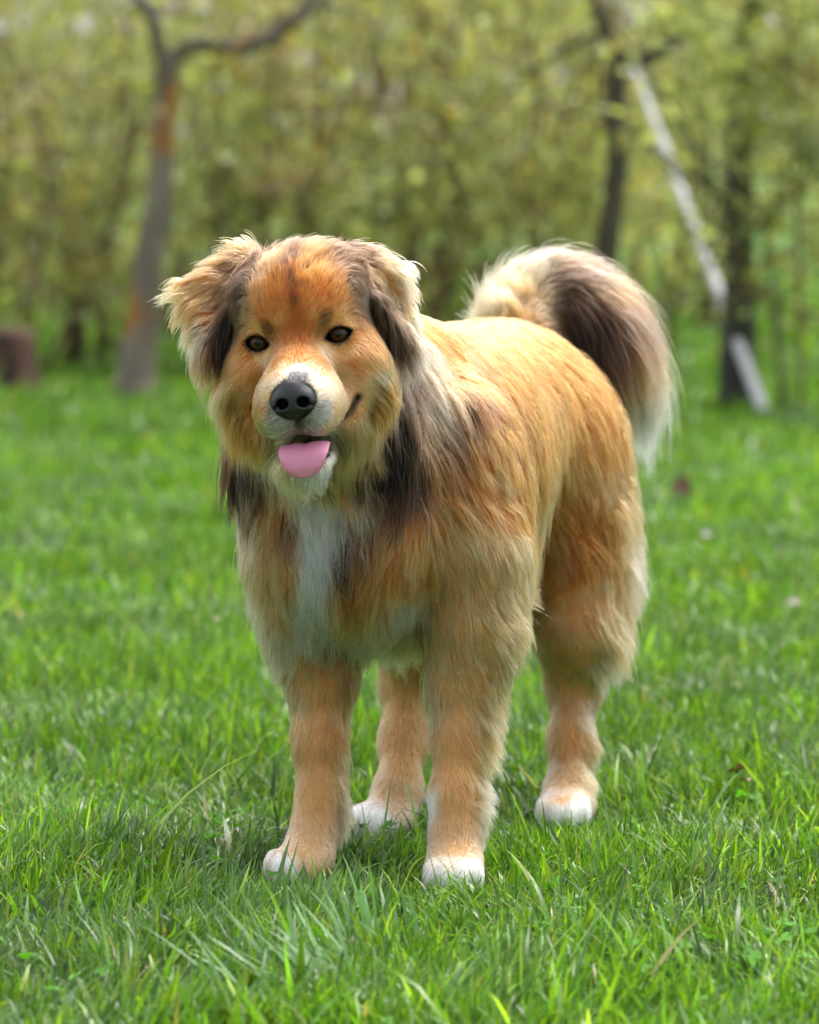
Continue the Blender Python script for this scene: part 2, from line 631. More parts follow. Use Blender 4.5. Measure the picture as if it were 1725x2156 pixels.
def tree(name, label, trunk, limbs, seed, mat, crown_c=None, crown_r=None, n=0, gain=1.0, cat='tree', seg=14):
    """trunk and limbs are lists of (point, radius)"""
    rng = np.random.default_rng(seed)
    root = empty(name, (trunk[0][0][0], trunk[0][0][1], 0), label, cat)
    pth = resample([list(p) + [r] for p, r in trunk], 26)
    wob = np.stack([np.interp(np.arange(26), np.arange(0, 30, 5), rng.normal(0, 0.008, 6)) for _ in range(2)], -1)
    pth[:, :2] += wob
    pth[0, 3] *= 1.35
    pth[1, 3] *= 1.15
    v, f = tube(pth[:, :3], pth[:, 3], seg, 0.16, rng)
    mesh_obj('trunk', v, f, mat, root)
    ends = []
    for lb in limbs:
        q = resample([list(p) + [r] for p, r in lb], 18)
        q[:, :3] += np.cumsum(rng.normal(0, 0.004, (18, 3)), 0)
        v, f = tube(q[:, :3], q[:, 3], 10, 0.15, rng)
        parts = [(v, f)]
        for _ in range(7):
            t = rng.integers(6, 18)
            d = unit(rng.normal(0, 1, 3) + np.array([0, 0, 0.6])) * (0.3 + 0.5 * rng.random())
            tw = resample([q[t, :3], q[t, :3] + d * 0.5 + rng.normal(0, 0.05, 3), q[t, :3] + d], 6)
            parts.append(tube(tw, np.linspace(max(q[t, 3] * 0.45, 0.006), 0.004, 6), 6))
            ends.append(tw[-1])
        v, f = merge(parts)
        mesh_obj('limb', v, f, mat, root)
        ends.append(q[-1, :3])
    if n:
        p, k = clumped(rng, n, np.array(crown_c), np.array(crown_r), 60, 0.16)
        e = np.array(ends)
        m = int(n * 0.12)
        p[:m] = e[rng.integers(0, len(e), m)] + rng.normal(0, 0.13, (m, 3))
        col = LEAF_COL[rng.choice(6, n, p=[.25, .3, .15, .1, .02, .18])] * gain * np.exp(rng.normal(0, 0.2, n))[:, None]
        v, f, cc = leaf_cloud(p, 0.06 * (0.6 + 0.8 * rng.random(n)), col, rng)
        mesh_obj('crown', v, f, LEAF, root, cc)
    return root


def build_background():
    Yt = 17.8
    # apple-like tree forking at head height of the dog's owner's hip
    tr = [(G(285, 834), 0.076), (P(303, 650, Yt), 0.062), (P(330, 450, Yt), 0.054), (P(346, 300, Yt), 0.046), (P(350, 120, Yt), 0.043)]
    tr[0][0][2] = -0.03
    top = P(350, 130, Yt)
    lb = [[(top, 0.034), (P(318, 45, Yt), 0.028), (P(270, -70, Yt), 0.024), (P(230, -330, Yt - 0.3), 0.014), (P(150, -560, Yt), 0.007)],
          [(top, 0.032), (P(410, 90, Yt), 0.034), (P(540, 92, Yt - 0.1), 0.031), (P(615, 40, Yt - 0.1), 0.027), (P(720, -70, Yt), 0.017), (P(800, -400, Yt), 0.008)]]
    tree('orchard_tree', 'thin grey brown tree trunk with rusty patches, one limb bent out sideways', tr, lb, 41, BARK, (-0.9, 17.9, 2.9), (1.5, 1.2, 0.85), 2600)
    Y2 = 18.6
    tr = [(P(1262, 812, Y2), 0.066), (P(1275, 560, Y2), 0.052), (P(1292, 380, Y2), 0.046), (P(1300, 260, Y2), 0.043), (P(1303, 140, Y2), 0.041)]
    tr[0][0][2] = -0.03
    top = P(1303, 155, Y2)
    lb = [[(top, 0.040), (P(1292, 95, Y2), 0.035), (P(1258, 20, Y2), 0.031), (P(1220, -120, Y2), 0.017), (P(1190, -420, Y2), 0.008)],
          [(top, 0.037), (P(1345, 140, Y2), 0.032), (P(1395, 95, Y2), 0.029), (P(1440, 25, Y2), 0.026), (P(1520, -90, Y2), 0.015), (P(1560, -420, Y2), 0.007)]]
    tree('orchard_tree', 'slender dark tree with a wide forked top, a pale pole leaning on it', tr, lb, 42, BARK_WARM, (0.9, 18.7, 2.9), (1.4, 1.2, 0.85), 2400)
    Y3 = G(1550, 866)[1]
    tr = [(G(1550, 866), 0.075), (P(1552, 740, Y3), 0.066), (P(1558, 560, Y3), 0.055), (P(1566, 330, Y3), 0.048), (P(1580, 100, Y3), 0.042), (P(1600, -150, Y3), 0.035)]
    tr[0][0][2] = -0.03
    lb = [[(P(1572, 230, Y3), 0.025), (P(1650, 120, Y3 - 0.2), 0.018), (P(1760, -100, Y3 - 0.3), 0.008)], [(P(1600, -150, Y3), 0.03), (P(1640, -330, Y3), 0.02), (P(1600, -600, Y3), 0.008)], [(P(1562, 450, Y3), 0.02), (P(1520, 400, Y3 - 0.3), 0.014), (P(1470, 350, Y3 - 0.5), 0.006)], [(P(1560, 520, Y3), 0.014), (P(1600, 470, Y3 - 0.3), 0.01), (P(1650, 440, Y3 - 0.4), 0.005)]]
    tree('orchard_tree', 'thick dark tree trunk behind the foot of the leaning pole', tr, lb, 43, BARK_DARK, (1.40, 16.6, 1.30), (0.40, 0.45, 0.62), 1900, 1.1)
    # slim stem beside it
    tree('sapling', 'thin brown sapling stem beside the thick dark trunk', [(G(1645, 872), 0.013), (P(1642, 780, 16.5), 0.011), (P(1636, 690, 16.5), 0.008), (P(1640, 600, 16.5), 0.004)],
         [[(P(1636, 690, 16.5), 0.006), (P(1615, 640, 16.5), 0.004), (P(1605, 600, 16.5), 0.002)]], 44, TWIG, (1.30, 16.6, 0.62), (0.22, 0.2, 0.22), 220, cat='sapling', seg=8)
    # pole
    a, b = G(1622, 884), P(1336, 140, 18.35)
    a[2] = -0.03
    pth = np.linspace(a, b, 16)
    rr = np.linspace(0.022, 0.013, 16)
    v, f = tube(pth, rr, 14, 0.04, np.random.default_rng(9))
    pm, pn, pl, pout = new_mat('weathered_pole')
    pp = pn.new('ShaderNodeBsdfPrincipled')
    pp.inputs['Roughness'].default_value = 0.7
    pt = pn.new('ShaderNodeTexNoise')
    pt.inputs['Scale'].default_value = 25
    pr = pn.new('ShaderNodeValToRGB')
    pr.color_ramp.elements[0].color = (0.42, 0.40, 0.42, 1)
    pr.color_ramp.elements[1].color = (0.62, 0.60, 0.62, 1)
    pl.new(pt.outputs['Fac'], pr.inputs['Fac'])
    pl.new(pr.outputs['Color'], pp.inputs['Base Color'])
    pl.new(pp.outputs[0], pout.inputs['Surface'])
    po = mesh_obj('leaning_pole', v, f, pm)
    tag(po, 'pale grey pole leaning from the lawn into the forked tree', 'pole')
    # stump
    rng = np.random.default_rng(8)
    c = G(22, 826)
    ang = np.linspace(0, 2 * math.pi, 22, endpoint=False)
    rows = []
    for z, r in ((-0.03, 0.15), (0.02, 0.125), (0.08, 0.10), (0.15, 0.092), (0.21, 0.088), (0.235, 0.075), (0.225, 0.03)):
        rad = r * (1 + 0.16 * np.sin(ang * 5 + 1) * (1 - z * 2) + 0.10 * (rng.random(22) - 0.5))
        rows.append(np.column_stack([c[0] + rad * np.cos(ang), c[1] + rad * np.sin(ang), z + 0.02 * rng.random(22) * (z > 0.2)]))
    V = np.concatenate(rows)
    i = np.arange(6)[:, None] * 22
    j = np.arange(22)[None, :]
    Q = np.stack([i + j, i + (j + 1) % 22, i + 22 + (j + 1) % 22, i + 22 + j], -1).reshape(-1, 4)
    st = empty('tree_stump', (c[0], c[1], 0), 'low reddish brown tree stump at the edge of the thicket', 'stump')
    mesh_obj('trunk', V, Q, bark_mat('stump_bark', (0.035, 0.018, 0.014), (0.13, 0.065, 0.045), (0.16, 0.09, 0.05)), st)
    mesh_obj('top', np.concatenate([rows[-1] + [0, 0, 0.001], [[c[0], c[1], 0.232]]]), np.stack([np.full(22, 22), np.arange(22), (np.arange(22) + 1) % 22], -1), BARK_DARK, st)
    # shrubs, nearest first: x, y, height, width, leaves, tone
    olive = (0.30, 0.22, 0.22, 0.14, 0.08, 0.06)
    fresh = (0.20, 0.34, 0.10, 0.08, 0.02, 0.26)
    brown = (0.16, 0.10, 0.26, 0.20, 0.26, 0.02)
    S = [
        (-1.75, 19.0, 1.7, 1.3, 1500, brown, 0.8, 'dark olive shrub behind the reddish stump'),
        (-0.62, 19.3, 1.9, 1.1, 1300, olive, 0.9, 'olive shrub just behind the trunk with rusty patches'),
        (-1.30, 20.0, 2.3, 1.4, 1700, olive, 1.0, 'loose yellow green shrub over the stump'),
        (0.05, 19.8, 2.0, 1.2, 1300, brown, 0.9, 'brown stemmed shrub directly behind the head of the dog'),
        (0.62, 20.2, 2.2, 1.2, 1500, olive, 1.05, 'olive shrub behind the slender forked tree'),
        (-2.40, 21.0, 2.5, 1.6, 1600, olive, 0.9, 'broad shrub at the far end of the thicket past the stump'),
        (-0.30, 21.3, 2.6, 1.5, 1800, fresh, 1.0, 'fresh green shrub rising over the brown stemmed shrub'),
        (0.95, 21.6, 2.4, 1.2, 1400, fresh, 1.1, 'bright spring shrub between the forked tree and the pole'),
        (-1.10, 22.6, 2.8, 1.7, 1800, fresh, 0.9, 'tall leafy shrub deep in the thicket behind the first trunk'),
        (0.30, 23.0, 2.9, 1.6, 1800, olive, 1.0, 'tall olive shrub deep in the thicket behind the dog'),
        (1.45, 23.5, 2.5, 1.1, 1200, fresh, 1.15, 'pale spring shrub with bare lower stems beside the pole'),
        (-2.1, 24.5, 3.0, 2.0, 1800, olive, 0.9, 'tall hazel like shrub filling the end of the thicket'),
        (-0.5, 25.0, 3.2, 2.0, 2000, brown, 1.0, 'brown twiggy tall shrub at the back of the thicket'),
        (0.9, 25.5, 3.0, 1.8, 1800, fresh, 1.1, 'light green tall shrub at the back of the thicket'),
        (1.29, 16.15, 2.0, 0.62, 620, fresh, 1.1, 'sparse leafy bush hanging over the thick dark trunk'),
        (2.2, 21.0, 2.3, 0.7, 420, fresh, 1.1, 'thin pale bush at the open end of the lawn'),
    ]
    for i, (x, y, h, w, n, tone, gain, lab) in enumerate(S):
        shrub(x, y, h, w, n, lab, 100 + i, tone, gain, -0.05 if i < 14 and i != 10 else 0.42, 7 if w > 0.9 else 1, 'shrubs of the thicket behind the lawn')
    # a mass of wood closes the view
    rng = np.random.default_rng(71)
    n = 26000
    x = rng.uniform(-9, 9, n)
    y = rng.uniform(27, 34, n)
    y[x > 1.9] += 26
    x[x > 1.9] *= 1.9
    p = np.column_stack([x, y, rng.random(n) ** 0.8 * np.where(x > 1.9, 2.3, 5.0)])
    n2 = 15000                                          # the thicket runs on to both sides
    sx = rng.uniform(2.9, 7.5, n2) * np.where(rng.random(n2) < 0.6, -1, 1)
    p = np.concatenate([p, np.column_stack([sx, rng.uniform(20, 27, n2), rng.random(n2) * 3.2])])
    n = len(p)
    cl = vnoise(p, 1.6, 81)
    keep = cl > 0.40
    p, cl = p[keep], cl[keep]
    n = len(p)
    col = LEAF_COL[rng.choice(6, n, p=[.28, .22, .22, .13, .08, .07])] * (0.55 + 0.9 * vnoise(p, 0.9, 83))[:, None] * np.exp(rng.normal(0, 0.2, n))[:, None]
    v, f, cc = leaf_cloud(p, 0.16 * (0.6 + 0.8 * rng.random(n)), col, rng)
    o = mesh_obj('far_wood', v, f, LEAF, None, cc)
    tag(o, 'distant mass of spring woodland leaves closing the view', 'woodland', kind='stuff')


if True:
    build_grass()
    build_clover()
    build_tuft('grass_clump', 650, 2090, 55, 0.14, 0.0070, math.pi * 0.86, 0.35, 0.75, 'coarse clump of broad blue green grass blades flattened sideways before the fore paws', (0.150, 0.29, 0.100), 91, 0.045)
    build_tuft('grass_clump', 800, 2010, 26, 0.11, 0.0075, math.pi * 0.62, 0.6, 0.35, 'upright clump of broad pale grass blades in front of the fore legs', (0.10, 0.23, 0.06), 92, 0.035)
    build_tuft('grass_clump', 1570, 1985, 34, 0.085, 0.0040, math.pi * 0.45, 0.6, 0.25, 'upright yellow green grass clump rising above the clover patch', (0.17, 0.33, 0.02), 93, 0.05)
    build_tuft('grass_clump', 1270, 2010, 26, 0.085, 0.0060, math.pi * 0.8, 0.8, 0.35, 'clump of wide grass blades between the fore paw and the clover patch', (0.11, 0.25, 0.05), 94, 0.05)
    build_tuft('grass_clump', 100, 1990, 16, 0.095, 0.0055, math.pi * 0.35, 0.7, 0.5, 'arching clump of blue green blades at the shaded lawn edge', (0.07, 0.18, 0.05), 95, 0.06)
    build_tuft('grass_clump', 260, 1830, 16, 0.08, 0.0032, math.pi * 0.5, 0.6, 0.15, 'dark upright tuft of fine grass beside the fore paw shadow', (0.035, 0.12, 0.015), 96, 0.03)
    LV = [(1432, 1075, 0.085, (0.13, 0.065, 0.035), 'dark brown curled leaf standing in the grass'),
          (1552, 1690, 0.030, (0.42, 0.27, 0.19), 'pale pinkish dry leaf in the shaded grass'),
          (1568, 1712, 0.026, (0.42, 0.29, 0.22), 'small pink petal like leaf touching another pale leaf'),
          (1622, 1328, 0.032, (0.36, 0.34, 0.30), 'whitish dry leaf lying in the lawn'),
          (1668, 1322, 0.034, (0.34, 0.28, 0.24), 'beige dry leaf lying beside a whitish one'),
          (1488, 1170, 0.030, (0.34, 0.32, 0.32), 'pale grey leaf near the dark curled leaf'),
          (455, 1355, 0.028, (0.34, 0.28, 0.18), 'straw coloured leaf lying by itself on the open lawn')]
    for i, a in enumerate(LV):
        build_fallen_leaf(a[0], a[1], a[2], a[3], a[4], 200 + i)
build_background()

# ================================================================== the dog
class Field:
    """signed distance field on a grid that is finer around the head"""

    def __init__(self, xs, ys, zs):
        self.ax = [np.asarray(a, dtype=np.float64) for a in (xs, ys, zs)]
        self.F = np.full([len(a) for a in self.ax], 0.5, dtype=np.float32)

    def window(self, lo, hi):
        sl, pts = [], []
        for a, l, h in zip(self.ax, lo, hi):
            i, j = max(0, np.searchsorted(a, l) - 1), min(len(a), np.searchsorted(a, h) + 1)
            sl.append(slice(i, max(j, i + 1)))
            pts.append(a[sl[-1]])
        g = np.meshgrid(*pts, indexing='ij')
        return tuple(sl), np.stack(g, -1).astype(np.float32)

    def union(self, prim, k):
        lo, hi = prim.box(0.06 + k)
        sl, p = self.window(lo, hi)
        d = prim(p)
        a = self.F[sl]
        h = np.clip(0.5 + 0.5 * (a - d) / k, 0, 1)
        self.F[sl] = a * (1 - h) + d * h - k * h * (1 - h)

    def cut(self, prim, k):
        lo, hi = prim.box(0.02 + k)
        sl, p = self.window(lo, hi)
        d = -prim(p)
        a = self.F[sl]
        h = np.clip(0.5 - 0.5 * (a - d) / k, 0, 1)
        self.F[sl] = a * (1 - h) + d * h + k * h * (1 - h)

    def sample(self, p):
        idx, fr = [], []
        for c, a in enumerate(self.ax):
            i = np.clip(np.searchsorted(a, p[:, c]) - 1, 0, len(a) - 2)
            idx.append(i)
            fr.append(np.clip((p[:, c] - a[i]) / (a[i + 1] - a[i]), 0, 1))
        i, j, k = idx
        x, y, z = fr
        F = self.F
        c00 = F[i, j, k] * (1 - x) + F[i + 1, j, k] * x
        c10 = F[i, j + 1, k] * (1 - x) + F[i + 1, j + 1, k] * x
        c01 = F[i, j, k + 1] * (1 - x) + F[i + 1, j, k + 1] * x
        c11 = F[i, j + 1, k + 1] * (1 - x) + F[i + 1, j + 1, k + 1] * x
        return (c00 * (1 - y) + c10 * y) * (1 - z) + (c01 * (1 - y) + c11 * y) * z

    def grad(self, p, h=0.004):
        g = np.empty_like(p)
        for c in range(3):
            e = np.zeros(3)
            e[c] = h
            g[:, c] = self.sample(p + e) - self.sample(p - e)
        return unit(g)

    def mesh(self, relax=2):
        """surface nets"""
        F = self.F
        S = F < 0
        nx, ny, nz = F.shape
        cnt = np.zeros((nx - 1, ny - 1, nz - 1), dtype=np.int8)
        for dx in (0, 1):
            for dy in (0, 1):
                for dz in (0, 1):
                    cnt += S[dx:nx - 1 + dx, dy:ny - 1 + dy, dz:nz - 1 + dz]
        act = np.argwhere((cnt > 0) & (cnt < 8))
        index = np.full(cnt.shape, -1, dtype=np.int32)
        index[act[:, 0], act[:, 1], act[:, 2]] = np.arange(len(act))
        acc = np.zeros((len(act), 3))
        num = np.zeros(len(act))
        corners = [(a, b, c) for a in (0, 1) for b in (0, 1) for c in (0, 1)]
        for ca in corners:
            for c in range(3):
                if ca[c]:
                    continue
                cb = list(ca)
                cb[c] = 1
                A, B = act + np.array(ca), act + np.array(cb)
                fa, fb = F[A[:, 0], A[:, 1], A[:, 2]], F[B[:, 0], B[:, 1], B[:, 2]]
                m = (fa < 0) != (fb < 0)
                t = np.where(m, fa / (fa - fb + 1e-20), 0)
                pa = np.stack([self.ax[q][A[:, q]] for q in range(3)], -1)
                pb = np.stack([self.ax[q][B[:, q]] for q in range(3)], -1)
                acc += np.where(m[:, None], pa + (pb - pa) * t[:, None], 0)
                num += m
        V = acc / num[:, None]
        faces = []
        for c in range(3):
            a, b = (c + 1) % 3, (c + 2) % 3
            s0 = [slice(None)] * 3
            s1 = [slice(None)] * 3
            s0[c], s1[c] = slice(0, -1), slice(1, None)
            A, B = S[tuple(s0)], S[tuple(s1)]
            e = np.argwhere(A != B)
            ok = (e[:, a] > 0) & (e[:, b] > 0) & (e[:, a] < cnt.shape[a]) & (e[:, b] < cnt.shape[b])
            e = e[ok]
            flip = ~A[e[:, 0], e[:, 1], e[:, 2]]
            q = []
            for da, db in ((-1, -1), (0, -1), (0, 0), (-1, 0)):
                g = e.copy()
                g[:, a] += da
                g[:, b] += db
                q.append(index[g[:, 0], g[:, 1], g[:, 2]])
            q = np.stack(q, -1)
            q[flip] = q[flip][:, ::-1]
            faces.append(q)
        Q = np.concatenate(faces)
        Q = Q[(Q >= 0).all(1)]
        for _ in range(relax):
            s = np.zeros_like(V)
            n = np.zeros(len(V))
            for i in range(4):
                for j in (1, 3):
                    np.add.at(s, Q[:, i], V[Q[:, (i + j) % 4]])
                    np.add.at(n, Q[:, i], 1)
            V = 0.5 * V + 0.5 * s / np.maximum(n, 1)[:, None]
        return V, Q


class Ell:
    def __init__(self, c, r, axes=None, reg='B'):
        self.c, self.r = np.asarray(c, float), np.asarray(r, float) * np.ones(3)
        self.A = np.eye(3) if axes is None else np.asarray(axes, float)
        self.reg = reg

    def box(self, m):
        e = self.r.max() + m
        return self.c - e, self.c + e

    def __call__(self, p):
        q = (p - self.c.astype(np.float32)) @ self.A.T.astype(np.float32)
        k0 = np.linalg.norm(q / self.r.astype(np.float32), axis=-1)
        k1 = np.linalg.norm(q / (self.r ** 2).astype(np.float32), axis=-1)
        return k0 * (k0 - 1) / np.maximum(k1, 1e-6)


class Cone:
    def __init__(self, a, b, ra, rb, reg='B'):
        self.a, self.b, self.ra, self.rb, self.reg = np.asarray(a, float), np.asarray(b, float), ra, rb, reg

    def box(self, m):
        e = max(self.ra, self.rb) + m
        return np.minimum(self.a, self.b) - e, np.maximum(self.a, self.b) + e

    def __call__(self, p):
        ba = (self.b - self.a).astype(np.float32)
        pa = p - self.a.astype(np.float32)
        t = np.clip(pa @ ba / (ba @ ba + 1e-9), 0, 1)
        return np.linalg.norm(pa - t[..., None] * ba, axis=-1) - (self.ra + (self.rb - self.ra) * t)


class Tri:
    """rounded triangular plate"""

    def __init__(self, a, b, c, th, reg='B'):
        self.t = [np.asarray(x, float) for x in (a, b, c)]
        self.th, self.reg = th, reg

    def box(self, m):
        s = np.stack(self.t)
        return s.min(0) - m - self.th, s.max(0) + m + self.th

    def __call__(self, p):
        a, b, c = [x.astype(np.float32) for x in self.t]
        n = np.cross(b - a, a - c)
        d2, ins = [], []
        for u, v in ((a, b), (b, c), (c, a)):
            e, w = v - u, p - u
            ins.append(np.sign(w @ np.cross(e, n)))
            h = np.clip(w @ e / (e @ e), 0, 1)
            d2.append(((w - h[..., None] * e) ** 2).sum(-1))
        inside = ins[0] + ins[1] + ins[2] >= 2
        pl = ((p - a) @ n) ** 2 / (n @ n)
        return np.sqrt(np.where(inside, pl, np.minimum(np.minimum(d2[0], d2[1]), d2[2]))) - self.th


class Custom:
    def __init__(self, c, rad, fn):
        self.c, self.rad, self.fn = np.asarray(c, float), rad, fn

    def box(self, m):
        return self.c - self.rad - m, self.c + self.rad + m

    def __call__(self, p):
        return self.fn(p).astype(np.float32)


# ---- frames
def spin(yaw, roll, pitch=0.0):
    """axes of a forward-looking frame: rows are image-right, forward (towards the camera), up"""
    f = np.array([-math.sin(yaw), -math.cos(yaw), 0.0])
    r = np.array([math.cos(yaw), -math.sin(yaw), 0.0])
    z = np.array([0, 0, 1.0])
    f, z = math.cos(pitch) * f + math.sin(pitch) * z, -math.sin(pitch) * f + math.cos(pitch) * z
    r2 = math.cos(roll) * r + math.sin(roll) * z
    u2 = -math.sin(roll) * r + math.cos(roll) * z
    return np.stack([r2, f, u2])


HEAD_O = P(628, 713, 5.87)
HEAD_A = spin(R(6), R(6.4), R(0))
BODY_A = spin(R(15), 0)


def HL(x, y, z):
    return HEAD_O + np.array([x, y, z], float) @ HEAD_A


prims = []


def ell(reg, c, r, axes=None, k=0.03):
    prims.append((Ell(c, r, axes, reg), k))


def chain(reg, pts, k=0.03):
    q = [(P(*p[:3]), p[3]) for p in pts]
    for (a, ra), (b, rb) in zip(q[:-1], q[1:]):
        prims.append((Cone(a, b, ra, rb, reg), k))


# torso
ell('B', P(826, 1050, 6.17), (0.143, 0.19, 0.190), BODY_A, 0.05)
ell('B', P(908, 970, 6.38), (0.160, 0.22, 0.180), BODY_A, 0.06)
ell('B', P(990, 915, 6.58), (0.148, 0.20, 0.152), BODY_A, 0.06)
ell('B', P(1068, 915, 6.71), (0.143, 0.15, 0.155), BODY_A, 0.06)
ell('B', P(835, 800, 6.19), (0.085, 0.14, 0.08), BODY_A, 0.06)
ell('B', P(745, 1145, 6.03), (0.105, 0.075, 0.115), BODY_A, 0.06)
ell('B', P(638, 1120, 6.10), (0.055, 0.09, 0.15), BODY_A, 0.06)
ell('B', P(1010, 1080, 6.10), (0.060, 0.09, 0.16), BODY_A, 0.06)
ell('B', P(920, 1180, 6.36), (0.115, 0.22, 0.080), BODY_A, 0.06)
# neck
chain('B', [(655, 770, 6.03, 0.095), (720, 930, 6.09, 0.120), (790, 1040, 6.15, 0.135)], 0.06)
# thighs and hind legs
ell('B', P(1213, 1110, 6.665), (0.072, 0.110, 0.185), BODY_A, 0.08)
ell('B', P(985, 1080, 6.60), (0.075, 0.125, 0.165), BODY_A, 0.06)
chain('L', [(1208, 1200, 6.62, 0.050), (1212, 1330, 6.61, 0.050), (1208, 1430, 6.64, 0.030), (1200, 1560, 6.60, 0.0225), (1193, 1670, 6.555, 0.0235), (1188, 1700, 6.53, 0.0265)], 0.035)
chain('L', [(1216, 1350, 6.63, 0.040), (1236, 1405, 6.715, 0.022), (1210, 1450, 6.65, 0.027)], 0.03)
chain('L', [(985, 1190, 6.50, 0.072), (885, 1330, 6.48, 0.050), (862, 1430, 6.53, 0.033), (850, 1560, 6.49, 0.026), (838, 1670, 6.43, 0.026), (825, 1710, 6.415, 0.028)], 0.035)
chain('L', [(870, 1350, 6.52, 0.040), (890, 1420, 6.60, 0.022), (864, 1450, 6.54, 0.027)], 0.03)
# fore legs
chain('L', [(628, 1180, 6.09, 0.060), (662, 1330, 6.10, 0.049), (676, 1430, 6.10, 0.037), (674, 1560, 6.085, 0.0275), (671, 1680, 6.065, 0.0205), (660, 1760, 6.045, 0.0220), (648, 1805, 6.03, 0.0265)], 0.035)
chain('L', [(995, 1180, 6.06, 0.066), (995, 1330, 6.055, 0.051), (983, 1430, 6.05, 0.039), (970, 1560, 6.03, 0.0285), (958, 1680, 6.0, 0.0245), (958, 1770, 5.985, 0.0240), (957, 1815, 5.97, 0.029)], 0.035)


def paw(px, py, Y, yaw, w=0.035, ln=0.050):
    c = P(px, py, Y)
    c[2] = 0.026
    A = spin(yaw, 0)
    ell('L', c, (w, ln, 0.026), A, 0.02)
    for i, (sx, sy) in enumerate(((-0.75, 0.45), (-0.26, 0.72), (0.26, 0.72), (0.75, 0.45))):
        t = c + np.array([sx * w, sy * ln * 1.08, -0.003]) @ A
        ell('L', t, (w * 0.33, w * 0.58, 0.0215), A, 0.004)


paw(634, 1838, 6.005, R(22))
paw(956, 1845, 5.945, R(2))
paw(1188, 1712, 6.505, R(4))
paw(793, 1738, 6.385, R(48), ln=0.055)
# dewclaw side of the inner hind foot
# tail
TAIL = [(1085, 720, 6.80, 0.036), (1100, 668, 6.86, 0.030), (1145, 628, 6.89, 0.027), (1203, 620, 6.88, 0.025), (1256, 652, 6.86, 0.023), (1296, 722, 6.84, 0.020), (1318, 800, 6.84, 0.014)]
_tp = resample([list(P(*q[:3])) + [q[3]] for q in TAIL], 16)
for a, b in zip(_tp[:-1], _tp[1:]):
    prims.append((Cone(a[:3], b[:3], a[3], b[3], 'T'), 0.02))
# head
def hell(c, r, k=0.02, reg='H'):
    ell(reg, HL(*c), r, HEAD_A, k)


hell((0, -0.062, 0.028), (0.084, 0.086, 0.070), 0.03)
hell((0, -0.055, 0.066), (0.082, 0.060, 0.036), 0.03)
hell((0, -0.024, 0.045), (0.058, 0.040, 0.036), 0.03)
for s in (-1, 1):
    hell((s * 0.027, -0.004, 0.030), (0.023, 0.019, 0.015), 0.016)
    hell((s * 0.066, -0.048, -0.050), (0.040, 0.050, 0.052), 0.035)
    hell((s * 0.048, -0.016, -0.034), (0.024, 0.022, 0.016), 0.02)
    hell((s * 0.0245, 0.050, -0.079), (0.031, 0.050, 0.038), 0.016)
    hell((s * 0.0205, 0.074, -0.090), (0.0245, 0.033, 0.0265), 0.012)
    hell((s * 0.040, -0.030, -0.100), (0.032, 0.045, 0.036), 0.03)
prims.append((Cone(HL(0, -0.02, -0.020), HL(0, 0.084, -0.062), 0.040, 0.0315, 'H'), 0.025))
hell((0, 0.024, -0.151), (0.030, 0.060, 0.0175), 0.016)
hell((0, -0.065, -0.118), (0.058, 0.06, 0.045), 0.03)
# ears
EAR_Y = 5.955
prims.append((Tri(P(512, 548, 6.00), P(392, 606, 5.975), P(438, 742, 5.93), 0.008, 'EL'), 0.012))
prims.append((Tri(P(512, 548, 6.00), P(438, 750, 5.93), P(492, 655, 5.925), 0.008, 'EL'), 0.012))
prims.append((Tri(P(522, 550, 6.00), P(440, 600, 5.985), P(525, 625, 5.97), 0.012, 'EL'), 0.016))
prims.append((Tri(P(742, 545, 5.99), P(840, 572, 5.985), P(856, 735, 5.95), 0.008, 'ER'), 0.012))
prims.append((Tri(P(742, 545, 5.99), P(856, 735, 5.95), P(785, 630, 5.925), 0.008, 'ER'), 0.012))
prims.append((Tri(P(730, 550, 5.99), P(790, 560, 5.985), P(765, 610, 5.95), 0.012, 'ER'), 0.016))

# eyes
EYE_R = 0.0157
eyes = []
for s in (-1, 1):
    c = HL(s * 0.0490, -0.0115, 0.0)
    f = unit(np.array([s * math.sin(R(9)), math.cos(R(9)), 0.0]) @ HEAD_A)
    u = HEAD_A[2] - f * (f @ HEAD_A[2])
    u = unit(u)
    tilt = R(9) * s                               # outer corners sit higher
    r = unit(np.cross(f, u))
    if r @ HEAD_A[0] < 0:
        r = -r
    r, u = math.cos(tilt) * r + math.sin(tilt) * u, -math.sin(tilt) * r + math.cos(tilt) * u
    eyes.append((c, r, u, f, s))
EYE_W, EYE_H = 0.0175, 0.0090


def almond(p, eye, sw=1.0, sh=1.0):
    c, r, u, f, s = eye
    q = p - c
    a, b, w = q @ r, q @ u, q @ f
    lim = EYE_H * sh * (1 - np.clip(np.abs(a) / (EYE_W * sw), 0, 1.4) ** 2)
    return np.maximum(np.abs(b + 0.0006) - lim, np.abs(a) - EYE_W * sw), w


LIP_L = [(0.036, 0.066, -0.130), (0.049, 0.046, -0.123), (0.057, 0.032, -0.1156), (0.064, 0.014, -0.099), (0.067, 0.0, -0.081)]
LIP = [HL(*q) for q in LIP_L]
LIP_M = [HL(-x, y, z) for x, y, z in LIP_L]


